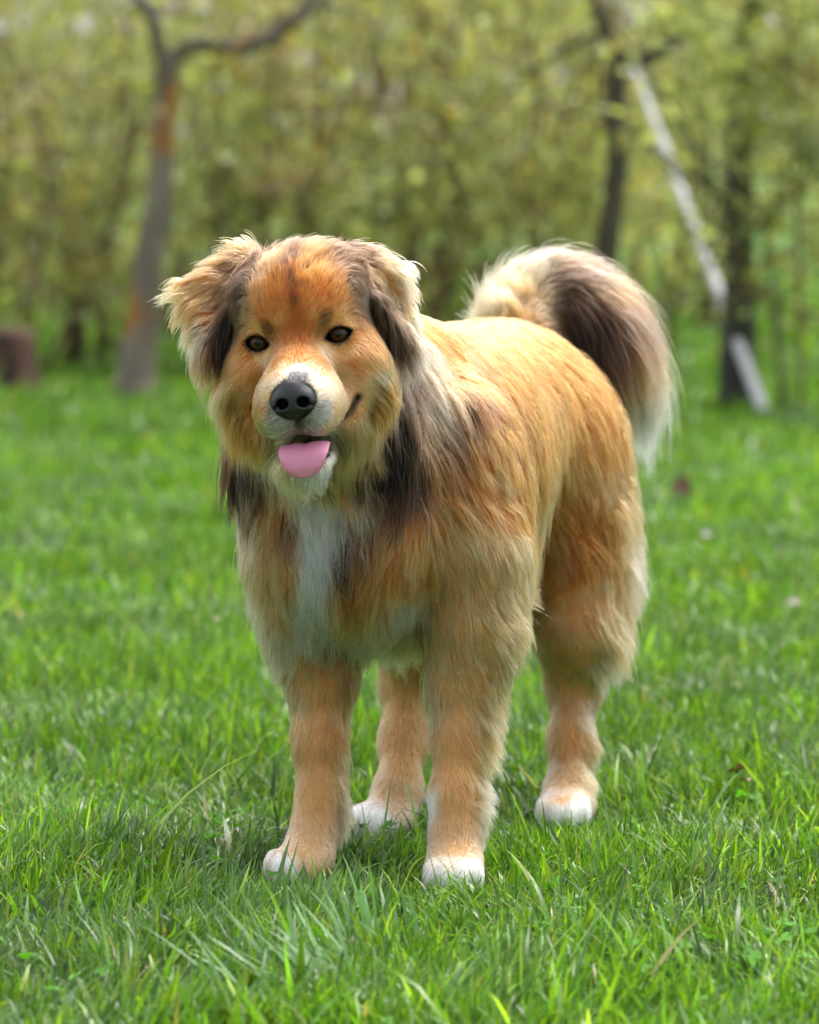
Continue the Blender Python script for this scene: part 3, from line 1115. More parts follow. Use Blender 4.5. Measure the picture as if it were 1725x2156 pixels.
def build_field():
    def axis(lo, hi, flo, fhi, c, f):
        return np.concatenate([np.arange(lo, flo, c), np.arange(flo, fhi, f), np.arange(fhi, hi + c, c)])
    fd = Field(axis(-0.36, 0.44, -0.265, -0.015, 0.0060, 0.0026),
               axis(5.70, 7.06, 5.735, 5.965, 0.0065, 0.0026),
               axis(-0.02, 0.92, 0.525, 0.830, 0.0060, 0.0026))
    for p, k in prims:
        fd.union(p, k)
    for e in eyes:                                  # lids swell round the eyeball, then open
        fd.union(Ell(e[0], (EYE_R + 0.0045,) * 3), 0.012)
        def fn(p, e=e):
            d, w = almond(p, e)
            return np.maximum(d, -(w + 0.002)) * 0.8
        fd.cut(Custom(e[0], 0.03, fn), 0.002)
    fd.cut(Ell(HL(0, 0.068, -0.1325), (0.036, 0.085, 0.0160), HEAD_A), 0.007)      # open mouth
    fd.cut(Ell(HL(0, 0.118, -0.076), (0.023, 0.026, 0.019), HEAD_A), 0.004)
    fd.cut(Ell(HL(0, 0.112, -0.112), (0.003, 0.02, 0.02), HEAD_A), 0.006)           # split of the upper lip
    for L in (LIP, LIP_M):
        for i in range(len(L)):
            for _ in range(4):
                p = L[i][None]
                L[i] = (p - fd.sample(p)[:, None] * fd.grad(p))[0]
        for a, b in zip(L[:-1], L[1:]):
            fd.cut(Cone(a, b, 0.0040, 0.0034), 0.004)
    return fd


field = build_field()
bodyV, bodyQ = field.mesh(2)
bodyN = field.grad(bodyV)


def region_of(p):
    best = np.full(len(p), 1e9)
    reg = np.full(len(p), 'B', dtype='U2')
    for pr, k in prims:
        d = pr(p.astype(np.float32))
        m = d < best
        best[m] = d[m]
        reg[m] = pr.reg
    return reg


bodyR = region_of(bodyV)
# ------------------------------------------------------------------ coat: colour, length and lie of the hair
PAL = {'O': (0.44, 0.135, 0.024), 'R': (0.33, 0.095, 0.018), 'T': (0.48, 0.205, 0.064), 'C': (0.72, 0.500, 0.290),
       'W': (0.92, 0.880, 0.830), 'D': (0.006, 0.0038, 0.0028), 'B': (0.060, 0.028, 0.014), 'G': (0.150, 0.092, 0.062),
       'S': (0.17, 0.165, 0.165), 'P': (0.58, 0.300, 0.112), 'K': (0.004, 0.004, 0.004)}
# pixel x, y | lie of the hair in the picture | length cm | lift | freedom from the body | root colour, tip colour
GROOM = {
'H': """
628 772 0 -1 .6 .2 .1 W W; 602 784 -.4 -1 .6 .2 .1 C W; 657 786 .4 -1 .6 .2 .1 C W; 628 784 0 -1 .4 .15 .1 S S; 612 786 0 -1 .4 .15 .1 S S; 644 787 0 -1 .4 .15 .1 S S; 628 756 0 -1 .7 .2 .1 O P; 596 768 -.4 -1 .7 .2 .1 P C; 662 770 .4 -1 .7 .2 .1 P C
583 815 -1 -.5 .8 .2 .1 C W; 678 815 1 -.4 .8 .2 .1 C W; 565 830 -1 0 .9 .2 .1 P C; 698 828 1 0 .9 .2 .1 C W; 572 850 -1 .2 .9 .25 .1 S C; 690 848 1 .2 .9 .25 .1 S W
580 885 -.8 .8 1.2 .35 .2 S W; 676 885 .8 .8 1.2 .35 .2 S W; 606 897 -.5 1 1.1 .3 .2 S W; 656 899 .4 1 1.1 .3 .2 S W; 572 870 -.9 .5 1.1 .3 .2 S C; 690 870 .9 .5 1.1 .3 .2 S W; 630 893 0 1 .8 .3 .2 S D
560 905 -.6 1 1 .3 .2 S C; 700 900 .6 1 1 .3 .2 C P; 556 865 -1 .5 .9 .25 .1 T P; 545 880 -.8 .8 1.2 .3 .1 T P
715 860 1 .5 .9 .2 .1 P C; 735 850 1 .4 .9 .2 .1 P C; 700 825 1 .1 .8 .2 .1 C C; 720 800 1 .1 .9 .2 .1 P C; 735 785 1 .2 1 .2 .1 P C
625 745 0 -1 .8 .2 .1 O O; 600 755 -.4 -1 .8 .2 .1 O P; 652 755 .4 -1 .8 .2 .1 O P; 626 712 0 -1 .9 .2 .1 R O; 625 690 0 -1 1 .2 .1 R O; 570 790 -1 0 .8 .2 .1 P C; 585 760 -.8 -.6 .8 .2 .1 O T; 672 760 .8 -.6 .8 .2 .1 O T
588 667 -.4 -1 .9 .2 .1 T P; 652 662 .4 -1 .9 .2 .1 T P; 575 655 -.5 -1 1.2 .2 .1 O T; 665 650 .5 -1 1.2 .2 .1 O T; 600 650 -.3 -1 1.2 .2 .1 O T; 640 648 .3 -1 1.2 .2 .1 O T
560 690 -.8 -.8 .8 .2 .1 B O; 680 672 .8 -.8 .8 .2 .1 B T; 535 690 -1 -.5 1 .2 .1 P T; 715 672 1 -.4 1 .2 .1 P T; 740 690 1 -.1 1 .2 .1 P T
575 620 -.3 -1 1.6 .2 .1 O O; 545 640 -.6 -.9 1.6 .2 .1 O T; 540 600 -.5 -1 2 .25 .2 T G; 680 610 .3 -1 1.6 .2 .1 O O; 705 625 .6 -.8 1.6 .2 .1 O T; 715 590 .6 -.9 2 .25 .2 O G
621 650 0 -1 1.3 .2 .1 O B; 620 636 0 -1 1.7 .2 .1 B D; 619 620 0 -1 2 .2 .1 O B; 616 600 0 -1 2.2 .25 .1 O B; 606 590 -.1 -1 2.2 .25 .2 O B; 630 592 .1 -1 2.2 .25 .2 B O; 640 560 .1 -1 3 .4 .4 B T; 600 560 -.1 -1 3 .4 .4 B G; 601 632 -.2 -1 1.6 .2 .1 O O; 641 632 .2 -1 1.6 .2 .1 O O; 611 628 -.1 -1 1.8 .2 .1 O B; 629 626 .1 -1 1.8 .2 .1 O B; 598 605 -.2 -1 1.8 .2 .1 O O; 638 605 .2 -1 1.8 .2 .1 O O; 616 585 0 -1 2.6 .35 .3 B D; 595 575 -.2 -1 2.6 .35 .3 O B; 645 580 .2 -1 2.6 .35 .3 O T; 625 565 0 -1 3 .4 .4 O B; 610 550 0 -1 2.8 .4 .5 G B; 580 540 -.2 -1 3 .45 .6 G P; 600 525 -.1 -1 3 .5 .7 G G; 625 528 0 -1 3 .5 .7 G B; 645 522 .1 -1 3 .5 .7 B P; 665 530 .3 -1 3 .4 .6 T B; 695 525 .4 -.9 3.4 .45 .7 G B; 560 545 -.3 -1 2.6 .35 .5 G P; 540 545 -.5 -1 3 .4 .6 B G; 715 535 .5 -.9 3.4 .4 .6 G B
505 610 -.8 .6 2.2 .25 .2 B D; 500 650 -.8 .7 2 .25 .2 G B; 490 690 -.8 .7 2 .25 .2 B G; 520 570 -.6 -.6 2.4 .3 .3 G B; 745 590 .8 .3 2.2 .25 .2 G B; 760 625 .9 .5 2 .2 .2 G G; 775 655 .9 .4 2 .2 .2 G B; 735 560 .7 -.4 2.6 .3 .3 G B; 515 660 -.8 .2 1.4 .2 .1 G T; 750 660 .9 .1 1.4 .2 .1 T G
515 750 -.9 .5 1.2 .2 .1 O T; 545 752 -.5 .8 .7 .2 .1 P C; 535 780 -.7 .8 1.4 .2 .1 T O; 500 735 -1 .3 1.5 .2 .1 O T; 485 770 -.8 .6 2.2 .25 .2 T T; 700 745 .5 .8 .7 .2 .1 P C; 730 745 .8 .6 1 .2 .1 P T; 760 710 1 .3 1.4 .2 .1 O P; 775 690 1 .3 1.6 .2 .1 O T; 745 765 .9 .5 1.2 .2 .1 O T; 760 780 .9 .4 1.4 .2 .1 T P; 790 740 .9 .5 2.2 .25 .2 O T
480 820 -.9 .8 4.4 .45 .8 T P; 510 830 -.6 .9 2 .3 .3 T T; 530 850 -.5 1 2 .2 .2 T O; 470 860 -.8 1 4.8 .42 .8 R T; 460 830 -.9 .9 4.4 .42 .8 O T; 495 890 -.6 1 5 .5 .9 R O; 520 910 -.3 1 4.5 .45 .8 R O; 540 940 -.2 1 4.5 .45 .8 O T
800 790 .9 .6 2.6 .25 .3 P C; 780 800 .9 .4 2 .2 .2 P C; 815 810 .9 .6 3.6 .4 .7 O T; 825 840 .7 .9 4.6 .45 .8 O T; 800 850 .6 1 4 .4 .7 R O; 775 850 .8 .6 2 .2 .2 P C; 790 890 .4 1 4.4 .45 .8 O P; 765 900 .3 1 3.6 .4 .7 T P; 800 930 .4 1 5 .45 .8 O T
755 940 .3 1 4.4 .45 .8 T P; 740 970 .3 1 4.4 .45 .8 T P; 570 960 -.2 1 4.4 .45 .8 T C; 560 990 0 1 4.5 .45 .8 T P; 590 985 0 1 3.6 .4 .7 P C; 705 978 .3 1 .9 .4 .3 W W; 722 960 .5 1 1.2 .3 .3 G C; 640 1003 .1 1 4 .4 .8 C W; 680 1003 .3 1 4 .4 .8 C W; 610 1010 0 1 4 .4 .8 P C; 720 1000 .4 1 4.4 .45 .8 P T
""",
'EL': """
505 530 -.4 -.7 3.4 .4 .8 G T; 490 540 -.8 -.1 3.2 .35 .8 G T; 470 560 -.95 .2 3 .3 .8 G T; 440 580 -1 .3 3 .25 .8 O T; 410 600 -1 .25 3.4 .25 .9 G T; 392 610 -1 .2 3.6 .25 .9 T P; 395 640 -.9 .5 3.6 .25 .9 O T; 410 680 -.7 .8 4 .25 .9 G P
440 620 -.8 .6 3 .2 .7 O T; 425 650 -.7 .7 3.2 .2 .7 O T; 430 700 -.5 1 4.4 .25 .9 G C; 425 735 -.4 1 4.6 .25 .9 G T; 470 600 -.7 .6 2.8 .2 .6 G T; 455 650 -.6 .8 3.2 .2 .7 T G; 450 690 -.4 1 4 .2 .8 G B; 445 740 -.2 1 5 .25 .9 B D; 470 690 -.2 1 4.4 .2 .8 D D; 490 640 -.4 1 3.4 .2 .6 D B; 490 600 -.6 .8 2.8 .25 .6 B G; 505 570 -.7 .5 2.6 .3 .5 D B; 480 660 -.3 1 4.2 .2 .8 D D; 462 720 -.1 1 5 .2 .9 D D
""",
'ER': """
740 530 .4 -.6 3.2 .4 .8 G B; 765 535 .9 -.1 3.2 .35 .8 B G; 790 542 1 .1 3 .3 .8 G P; 820 552 1 .25 3.2 .3 .9 P C; 845 572 .95 .5 3.4 .3 .9 P C; 850 610 .7 .8 3.6 .3 .9 T C; 855 660 .6 .9 3.6 .3 .9 T C; 860 710 .4 1 5 .3 .9 G C; 858 735 .3 1 5.5 .3 .9 G S
770 560 .8 .4 2.6 .25 .6 B T; 800 575 .8 .5 2.8 .2 .6 T P; 825 600 .7 .8 3 .2 .7 T P; 760 575 .6 .7 2.6 .25 .6 D B; 785 600 .6 .8 3 .2 .7 G B; 815 640 .5 .9 3.6 .2 .8 B G; 775 615 .4 1 3.2 .2 .7 D D; 795 650 .4 1 4 .2 .8 D B; 825 690 .4 1 4.4 .2 .8 B G; 840 720 .3 1 5 .25 .9 B D; 815 675 .4 1 4.4 .2 .8 D D; 840 640 .5 .9 3.4 .2 .8 G T
""",
'B': """
480 900 -.5 1 5 .35 .5 R B; 480 950 -.4 1 5.5 .35 .6 B D; 500 1000 -.3 1 5.5 .35 .6 D D; 520 1050 -.2 1 5.5 .3 .5 G B; 540 1010 0 1 5 .25 .3 B D; 570 1060 0 1 5.5 .3 .4 O B; 610 1040 .1 1 5 .25 .3 P C; 600 1085 .1 1 5.5 .25 .3 B G; 650 1045 .2 1 5 .25 .3 C W; 690 1040 .5 .9 5 .25 .3 P W; 730 1060 .4 .9 5 .25 .3 T C; 540 1110 -.1 1 5.5 .3 .4 T C; 535 1180 -.6 1 4.5 .4 .8 T P; 545 1250 -.6 1 4.2 .4 .8 T C; 575 1130 0 1 5.5 .3 .3 O T; 590 1190 -.05 1 5.5 .3 .3 O P; 585 1260 -.1 1 4.5 .3 .4 O P
650 1085 .1 1 5.5 .3 .4 C W; 670 1085 .1 1 5.5 .3 .4 W W; 700 1120 .1 1 6 .3 .4 W W; 690 1150 0 1 6 .3 .4 W W; 645 1180 -.1 1 6 .35 .4 W W; 612 1170 -.1 1 5.5 .3 .3 O T; 665 1190 -.1 1 6 .35 .4 W W; 655 1240 -.1 1 6 .35 .4 W W; 670 1270 -.05 1 6 .35 .4 W W; 680 1110 .15 1 6 .3 .4 W W; 665 1160 -.05 1 6 .35 .4 W W; 645 1210 -.15 1 6 .35 .4 W W; 640 1270 -.1 1 5 .35 .5 W W; 660 1300 0 1 4.5 .35 .6 C W; 615 1230 -.2 1 5 .3 .3 T P; 715 1110 .1 1 5.5 .3 .4 B G; 730 1160 -.1 1 5.5 .3 .4 B D; 725 1200 -.2 1 5.5 .35 .4 B D; 760 1090 .1 1 5.5 .3 .4 B G; 790 1130 0 1 5.5 .3 .4 B T; 700 1250 -.1 1 5.5 .35 .4 T P; 740 1240 -.1 1 5.5 .35 .4 O O; 780 1210 -.1 1 5.5 .35 .4 O T; 770 1280 -.3 1 5.5 .35 .4 O P; 700 1290 -.1 1 4.5 .35 .6 T P; 735 1290 -.2 1 4.5 .35 .6 O T; 830 1180 .1 1 5.5 .3 .4 O T; 860 1220 .1 1 5.5 .3 .4 O T; 900 1240 .2 1 5.5 .3 .4 O P; 820 1250 0 1 5.5 .35 .4 O T; 860 1110 .2 1 5.5 .3 .4 O P; 840 1060 .1 1 6 .3 .4 B D
830 1285 0 1 4.5 .4 .4 T C; 855 1272 .05 1 4.5 .4 .4 C W; 875 1280 .1 1 4.5 .4 .4 W W; 900 1272 .15 1 4.5 .4 .4 W W; 885 1265 .1 1 4.5 .4 .4 W W; 865 1268 .1 1 4.5 .4 .4 W W; 890 1295 .15 1 4.5 .4 .4 C W; 925 1280 .2 1 4.5 .4 .4 P W; 940 1280 .25 1 5 .35 .4 T P; 790 1310 .1 1 4.5 .4 .7 T C; 770 1350 .2 1 4 .35 .6 C W; 800 1400 .1 1 4.5 .35 .7 C W; 850 1380 0 1 4.5 .35 .7 P C; 860 1430 0 1 5 .35 .8 P C; 850 1330 .05 1 4.5 .35 .7 T C; 900 1330 .1 1 4.5 .35 .7 O P; 950 1330 .2 1 5 .35 .6 O T
900 1190 .2 1 5.5 .3 .4 O T; 950 1180 .4 .9 5 .3 .4 O T; 930 1110 .3 1 5.5 .3 .4 O P; 980 1100 .6 .8 5 .3 .4 O T; 1010 1180 .6 .8 4.5 .3 .4 O T; 990 1250 .5 .9 4.5 .3 .4 T T; 1040 1120 .8 .6 4.5 .3 .4 O T; 1060 1200 .9 .5 4.5 .35 .6 O T; 1075 1270 1 .5 4.6 .35 .8 T P; 1040 1280 .6 .9 4 .3 .4 O T
845 880 .3 1 6.5 .35 .4 D D; 835 940 .1 1 6.5 .35 .4 D D; 855 910 .2 1 6.5 .35 .4 D D; 850 970 .1 1 6.5 .35 .4 D D; 820 960 .1 1 6 .3 .4 D D; 825 1000 0 1 6 .3 .4 D B; 870 960 .2 1 6.5 .3 .4 B D; 875 1020 .2 1 6 .3 .4 B G; 870 790 .4 1 6 .35 .4 D G; 885 740 .4 1 6 .35 .5 B C; 900 790 .4 1 6.5 .35 .4 G C; 905 850 .3 1 6.5 .3 .4 G C; 895 900 .3 1 6.5 .3 .4 G P; 940 800 .4 1 6 .3 .4 T B; 950 860 .35 1 6.5 .3 .4 G G; 940 920 .3 1 6.5 .3 .4 B G; 930 990 .3 1 6 .3 .4 B O; 985 860 .4 1 5.5 .3 .4 B G; 985 930 .5 .9 5.5 .3 .4 B O; 910 1050 .3 1 6 .3 .4 O P; 975 1020 .6 .8 5.5 .3 .4 O T; 960 1060 .5 .9 5.5 .3 .4 O P
900 690 .5 .6 4 .3 .3 R O; 930 720 .6 .7 4 .3 .3 R O; 950 665 .8 .2 4 .3 .3 O T; 1000 660 .9 .1 4 .3 .3 O T; 960 760 .6 .8 4.5 .3 .3 O T; 1050 670 .9 .2 4 .3 .3 O T; 1000 720 .8 .5 4 .25 .3 O T; 1080 720 .8 .5 4 .25 .2 O O; 1030 800 .6 .8 4.5 .25 .3 O T; 1110 790 .7 .7 4 .25 .2 O O; 1170 760 .7 .7 4 .25 .2 O O; 1230 800 .6 .8 4 .25 .2 O O; 1030 900 .6 .8 4.5 .25 .3 O T; 1090 890 .6 .8 4.5 .25 .3 O O; 1160 880 .5 .9 4 .25 .2 O O; 1230 900 .5 .9 4 .25 .2 O O; 1280 930 .5 .9 4 .25 .2 O O; 1040 1000 .8 .6 4.5 .25 .3 O P; 1090 1000 .6 .8 4.5 .25 .3 R O; 1150 980 .5 .9 4.5 .25 .3 R O; 1220 1000 .4 1 4 .25 .2 O T; 1290 1010 .5 .9 4 .25 .3 O P; 1110 1090 .6 .8 4.5 .3 .4 O O; 1170 1080 .4 1 4.5 .25 .3 O P; 1240 1090 .4 1 4 .25 .3 R O; 1310 1090 .9 .5 4.5 .4 .8 O P; 1130 1160 .8 .5 4.5 .3 .5 O P; 1180 1160 .4 1 4 .3 .3 R T; 1240 1170 .3 1 4 .25 .3 R O; 1300 1160 .6 .9 4.5 .35 .5 O T; 1260 1130 .4 1 4 .25 .3 R O; 1270 1200 .4 1 4 .25 .3 O T; 1330 1180 1 .6 6 .4 .9 T C; 1120 1230 .8 .6 4.5 .35 .5 O P; 1180 1230 .2 1 2.8 .25 .2 T O; 1240 1240 .3 1 2.8 .25 .2 R O; 1300 1240 .5 1 4.2 .35 .7 O T; 1325 1240 .6 1 6 .4 .9 T P
""",
'L': """
1165 1300 0 1 2.2 .25 .2 P P; 1220 1300 .2 1 2.2 .25 .2 T P; 1270 1310 .4 1 3.2 .35 .7 T P; 1290 1330 .7 1 5 .35 1 P P; 1170 1370 0 1 1.8 .25 .3 P P; 1220 1380 .1 1 1.8 .25 .3 P P; 1256 1395 .8 1 4.5 .4 1 P C; 1180 1450 0 1 1.8 .2 .2 P P; 1225 1450 .2 1 2 .25 .2 P P; 1235 1500 .5 .9 3 .35 .5 T C; 1180 1540 0 1 1.4 .2 .1 P P; 1220 1560 .2 1 1.8 .25 .2 T P; 1185 1630 0 1 1.3 .2 .1 P C; 1230 1640 .9 .7 3 .35 .9 P P; 1240 1560 .9 .8 3 .35 .9 P P; 1185 1680 0 1 1.2 .2 .1 P C; 1190 1705 0 1 1 .2 .1 W W; 1165 1710 0 1 1 .2 .1 W W; 1215 1710 .1 1 1 .2 .1 W W; 1185 1730 0 1 .9 .2 .1 W W
860 1480 0 1 2.5 .25 .3 T C; 830 1520 -.1 1 1.6 .2 .1 P P; 865 1530 .1 1 1.6 .2 .1 T P; 885 1460 .5 1 5 .35 .8 P P; 840 1600 -.1 1 1.3 .2 .1 P P; 870 1620 .3 1 2 .25 .3 P P; 825 1660 -.2 1 1.2 .2 .1 P C; 860 1680 .2 1 1.2 .2 .2 W W; 835 1700 -.3 1 1.1 .2 .1 P W; 790 1720 -.4 .8 1 .2 .1 W W; 770 1745 -.5 .8 1 .2 .1 W W; 820 1735 -.2 1 1 .2 .1 W W
620 1330 -.1 1 3 .3 .4 T P; 600 1380 -.6 1 3.6 .35 .8 P C; 680 1340 .1 1 3 .25 .3 T G; 730 1360 .2 1 2.8 .25 .3 G T; 650 1420 0 1 2.4 .25 .2 P P; 700 1430 .1 1 2.4 .25 .2 T P; 620 1450 -.2 1 2.4 .25 .3 T C; 740 1430 .4 1 2.6 .3 .4 G T; 660 1520 0 1 1.8 .2 .2 P P; 700 1540 .1 1 1.8 .2 .2 T P; 635 1560 -.1 1 1.6 .2 .2 P P; 675 1620 .05 1 1.5 .2 .1 P P; 722 1620 .7 .9 3.2 .3 .8 P P; 650 1680 0 1 1.3 .2 .1 P P; 690 1690 .1 1 1.4 .2 .1 P P; 716 1690 .9 .7 3.5 .4 1 T C; 655 1750 -.1 1 1.2 .2 .1 P C; 640 1790 -.2 1 1.1 .2 .1 P C; 680 1800 .1 1 1.1 .2 .1 P C; 640 1830 -.1 1 1 .2 .1 C C; 600 1840 -.4 .9 1 .2 .1 W W; 670 1840 .1 1 1 .2 .1 P C; 605 1858 -.3 1 .9 .2 .1 W W
940 1340 .1 1 3.6 .3 .4 T P; 1000 1340 .3 1 3 .3 .3 P P; 1050 1330 .9 .8 4 .35 .8 P P; 930 1420 0 1 2.6 .25 .3 P P; 990 1430 .2 1 2.4 .25 .2 P P; 1030 1420 .6 .9 3.6 .3 .5 P P; 940 1520 0 1 1.8 .2 .2 P P; 990 1530 .1 1 1.8 .2 .2 P P; 1022 1500 1 .8 3.6 .4 1 P P; 950 1610 0 1 1.5 .2 .1 P P; 985 1620 .1 1 1.6 .2 .1 P P; 1014 1600 1 .7 3.6 .4 1 P P; 1010 1650 1 .6 3.6 .4 1 P C; 1014 1560 1 .7 3.6 .4 1 P P; 1010 1690 1 .6 3.5 .4 1 T C; 990 1600 .2 1 1.6 .2 .1 T P; 990 1650 .2 1 1.5 .2 .1 T P; 990 1560 .2 1 1.7 .2 .1 T P; 945 1690 0 1 1.3 .2 .1 P P; 985 1700 .1 1 1.3 .2 .1 P P; 955 1750 0 1 1.2 .2 .1 P C; 955 1790 0 1 1.1 .2 .1 P C; 955 1815 0 1 1 .2 .1 C W; 955 1840 0 1 1 .2 .1 W W; 925 1845 -.1 1 1 .2 .1 W W; 985 1845 .1 1 1 .2 .1 W W; 955 1865 0 1 .9 .2 .1 W W
""",
'T': """
1085 690 0 -1 3 .35 .8 O T; 1090 665 -.2 -1 5 .4 .9 G P; 1075 660 -.4 -1 5 .4 .9 P C; 1105 640 -.1 -1 6 .4 .9 G P; 1130 615 .15 -1 6 .4 .9 G C; 1160 602 .6 -.7 6 .35 .9 B G; 1200 598 .9 -.3 8 .3 .9 B G; 1235 612 .95 .1 9.5 .3 .9 G T; 1268 640 .8 .5 11 .3 .9 B G; 1300 690 .6 .9 12 .3 .9 B T; 1325 750 .4 1 11 .3 .9 B C; 1332 795 .4 1 11.5 .3 .9 C W
1115 660 .4 .7 6 .3 .9 D B; 1150 640 .7 .7 9 .3 .9 D D; 1180 634 .7 .8 10 .3 .9 D B; 1210 638 .6 .9 11 .3 .9 D D; 1235 652 .5 1 12 .3 .9 D D; 1255 675 .4 1 12 .3 .9 D D; 1280 720 .25 1 12 .3 .9 D B; 1300 780 .2 1 10 .3 .9 D B; 1200 618 .9 .3 9 .3 .9 B G; 1240 632 .8 .5 10 .3 .9 D B; 1285 680 .6 .9 12 .3 .9 B G; 1312 735 .4 1 11.5 .3 .9 B P; 1318 795 .4 1 11 .3 .9 G W
""",
}


def parse_groom():
    out = {}
    for reg, txt in GROOM.items():
        sel = np.where(bodyR == reg)[0]
        view = unit(np.array([0, 0, CAM_Z]) - bodyV[sel])
        sel = sel[(bodyN[sel] * view).sum(1) > 0.05]
        qx, qy = project(bodyV[sel])
        pos, dirs, par, c0, c1 = [], [], [], [], []
        for item in txt.replace('\n', ';').split(';'):
            w = item.split()
            if len(w) != 9:
                continue
            x, y, dx, dy, ln, lf, fr = map(float, w[:7])
            i = sel[np.argmin((qx - x) ** 2 + (qy - y) ** 2 + 9e3 * (bodyV[sel][:, 1] - 6.0))]
            pos.append(bodyV[i])
            dirs.append(unit(np.array([dx, 0.0, -dy])))
            par.append((ln * 0.01, lf, fr))
            c0.append(PAL[w[7]])
            c1.append(PAL[w[8]])
        out[reg] = [np.array(v, dtype=np.float32) for v in (pos, dirs, par, c0, c1)]
    return out


groom = parse_groom()


def lookup(p, reg):
    """interpolated lie, (length, lift, freedom), root and tip colour at points p of one region"""
    pos, dirs, par, c0, c1 = groom[reg]
    tab = np.concatenate([dirs, par, c0, c1], 1)
    eps = 0.004 if reg == 'H' else 0.010
    warp = np.stack([vnoise(p, 45, s) - 0.5 for s in (1, 2, 3)], -1) * {'H': 0.010, 'L': 0.016, 'T': 0.015, 'EL': 0.012, 'ER': 0.012}.get(reg, 0.03)
    q = (p + warp).astype(np.float32)
    out = np.empty((len(p), tab.shape[1]), dtype=np.float32)
    for i in range(0, len(p), 20000):
        d2 = ((q[i:i + 20000, None, :] - pos[None]) ** 2).sum(-1) + eps ** 2
        w = d2 ** -2.6
        w /= w.sum(1, keepdims=True)
        out[i:i + 20000] = w @ tab
    return out[:, :3], out[:, 3:6], out[:, 6:9], out[:, 9:12]


def seg_dist(p, L):
    d = np.full(len(p), 1e9)
    for a, b in zip(L[:-1], L[1:]):
        d = np.minimum(d, Cone(a, b, 0.0, 0.0)(p.astype(np.float32)))
    return d


NOSE_ELL = Ell(HL(0, 0.103, -0.071), (0.0285, 0.024, 0.0245), HEAD_A)
MOUTH_ELL = Ell(HL(0, 0.068, -0.1335), (0.0365, 0.090, 0.0155), HEAD_A)
EYE_HALO = 0.0075


def skin_colour(p, reg):
    """colour of the hide itself: coat colour, black round eyes, mouth and along the lips"""
    col = np.zeros((len(p), 3), dtype=np.float32)
    for r in np.unique(reg):
        m = reg == r
        _, _, a, b = lookup(p[m], r)
        col[m] = 0.75 * a + 0.25 * b
    black = np.array(PAL['K'])
    m = reg == 'H'
    ph = p[m]
    k = np.zeros(len(ph))
    for e in eyes:
        d, w = almond(ph, e)
        k = np.maximum(k, np.where(w > -0.02, np.clip(1.2 - d / 0.0045, 0, 1), 0))
    k = np.maximum(k, np.clip(1.7 - MOUTH_ELL(ph.astype(np.float32)) / 0.006, 0, 1))
    k = np.maximum(k, np.clip(1.0 - NOSE_ELL(ph.astype(np.float32)) / 0.003, 0, 1))
    for L in (LIP, LIP_M):
        k = np.maximum(k, np.clip(1.5 - seg_dist(ph, L) / 0.006, 0, 1))
    col[m] = col[m] * (1 - k[:, None]) + black * k[:, None]
    return col


dog = empty('dog', G(880, 1800), 'large fluffy tan and dark brown dog with white chest standing in the grass, tongue out', 'dog')
skin_mat = attr_mat('hide', rough=0.75, spec=0.15)
body = mesh_obj('body', bodyV, bodyQ, skin_mat, dog, skin_colour(bodyV, bodyR))

# ---- hair material
hair_mat, hn, hl, hout = new_mat('coat_hair')
ha = hn.new('ShaderNodeAttribute')
ha.attribute_name = 'col'
hb = hn.new('ShaderNodeBsdfHairPrincipled')
hb.parametrization = 'COLOR'
hb.inputs['Roughness'].default_value = 0.45
hb.inputs['IOR'].default_value = 1.30
hb.inputs['Radial Roughness'].default_value = 0.55
hb.inputs['Coat'].default_value = 0.0
hb.inputs['Random Roughness'].default_value = 0.2
hl.new(ha.outputs['Color'], hb.inputs['Color'])
hl.new(hb.outputs[0], hout.inputs['Surface'])


def grow(count, rng):
    V, Q = bodyV, bodyQ
    T = np.concatenate([Q[:, [0, 1, 2]], Q[:, [0, 2, 3]]])
    a, b, c = V[T[:, 0]], V[T[:, 1]], V[T[:, 2]]
    area = 0.5 * np.linalg.norm(np.cross(b - a, c - a), axis=1)
    tr = bodyR[T[:, 0]]
    dens = np.ones(len(T))
    for r, d in (('H', 3.2), ('EL', 2.6), ('ER', 2.6), ('L', 1.9), ('T', 5.0), ('B', 1.25)):
        dens[tr == r] = d
    cen = (a + b + c) / 3
    dens[(tr == 'L') & (cen[:, 2] < 0.10)] = 2.8
    view = unit(np.array([0, 0, CAM_Z]) - cen)
    face = (bodyN[T[:, 0]] * view).sum(1)
    dens *= np.where(face < -0.35, 0.35, 1.0)
    w = area * dens
    t = rng.choice(len(T), size=count, p=w / w.sum())
    u, v = rng.random(count), rng.random(count)
    s = u + v > 1
    u[s], v[s] = 1 - u[s], 1 - v[s]
    root = a[t] + (b[t] - a[t]) * u[:, None] + (c[t] - a[t]) * v[:, None]
    reg = tr[t]
    n = field.grad(root)
    return root, n, reg


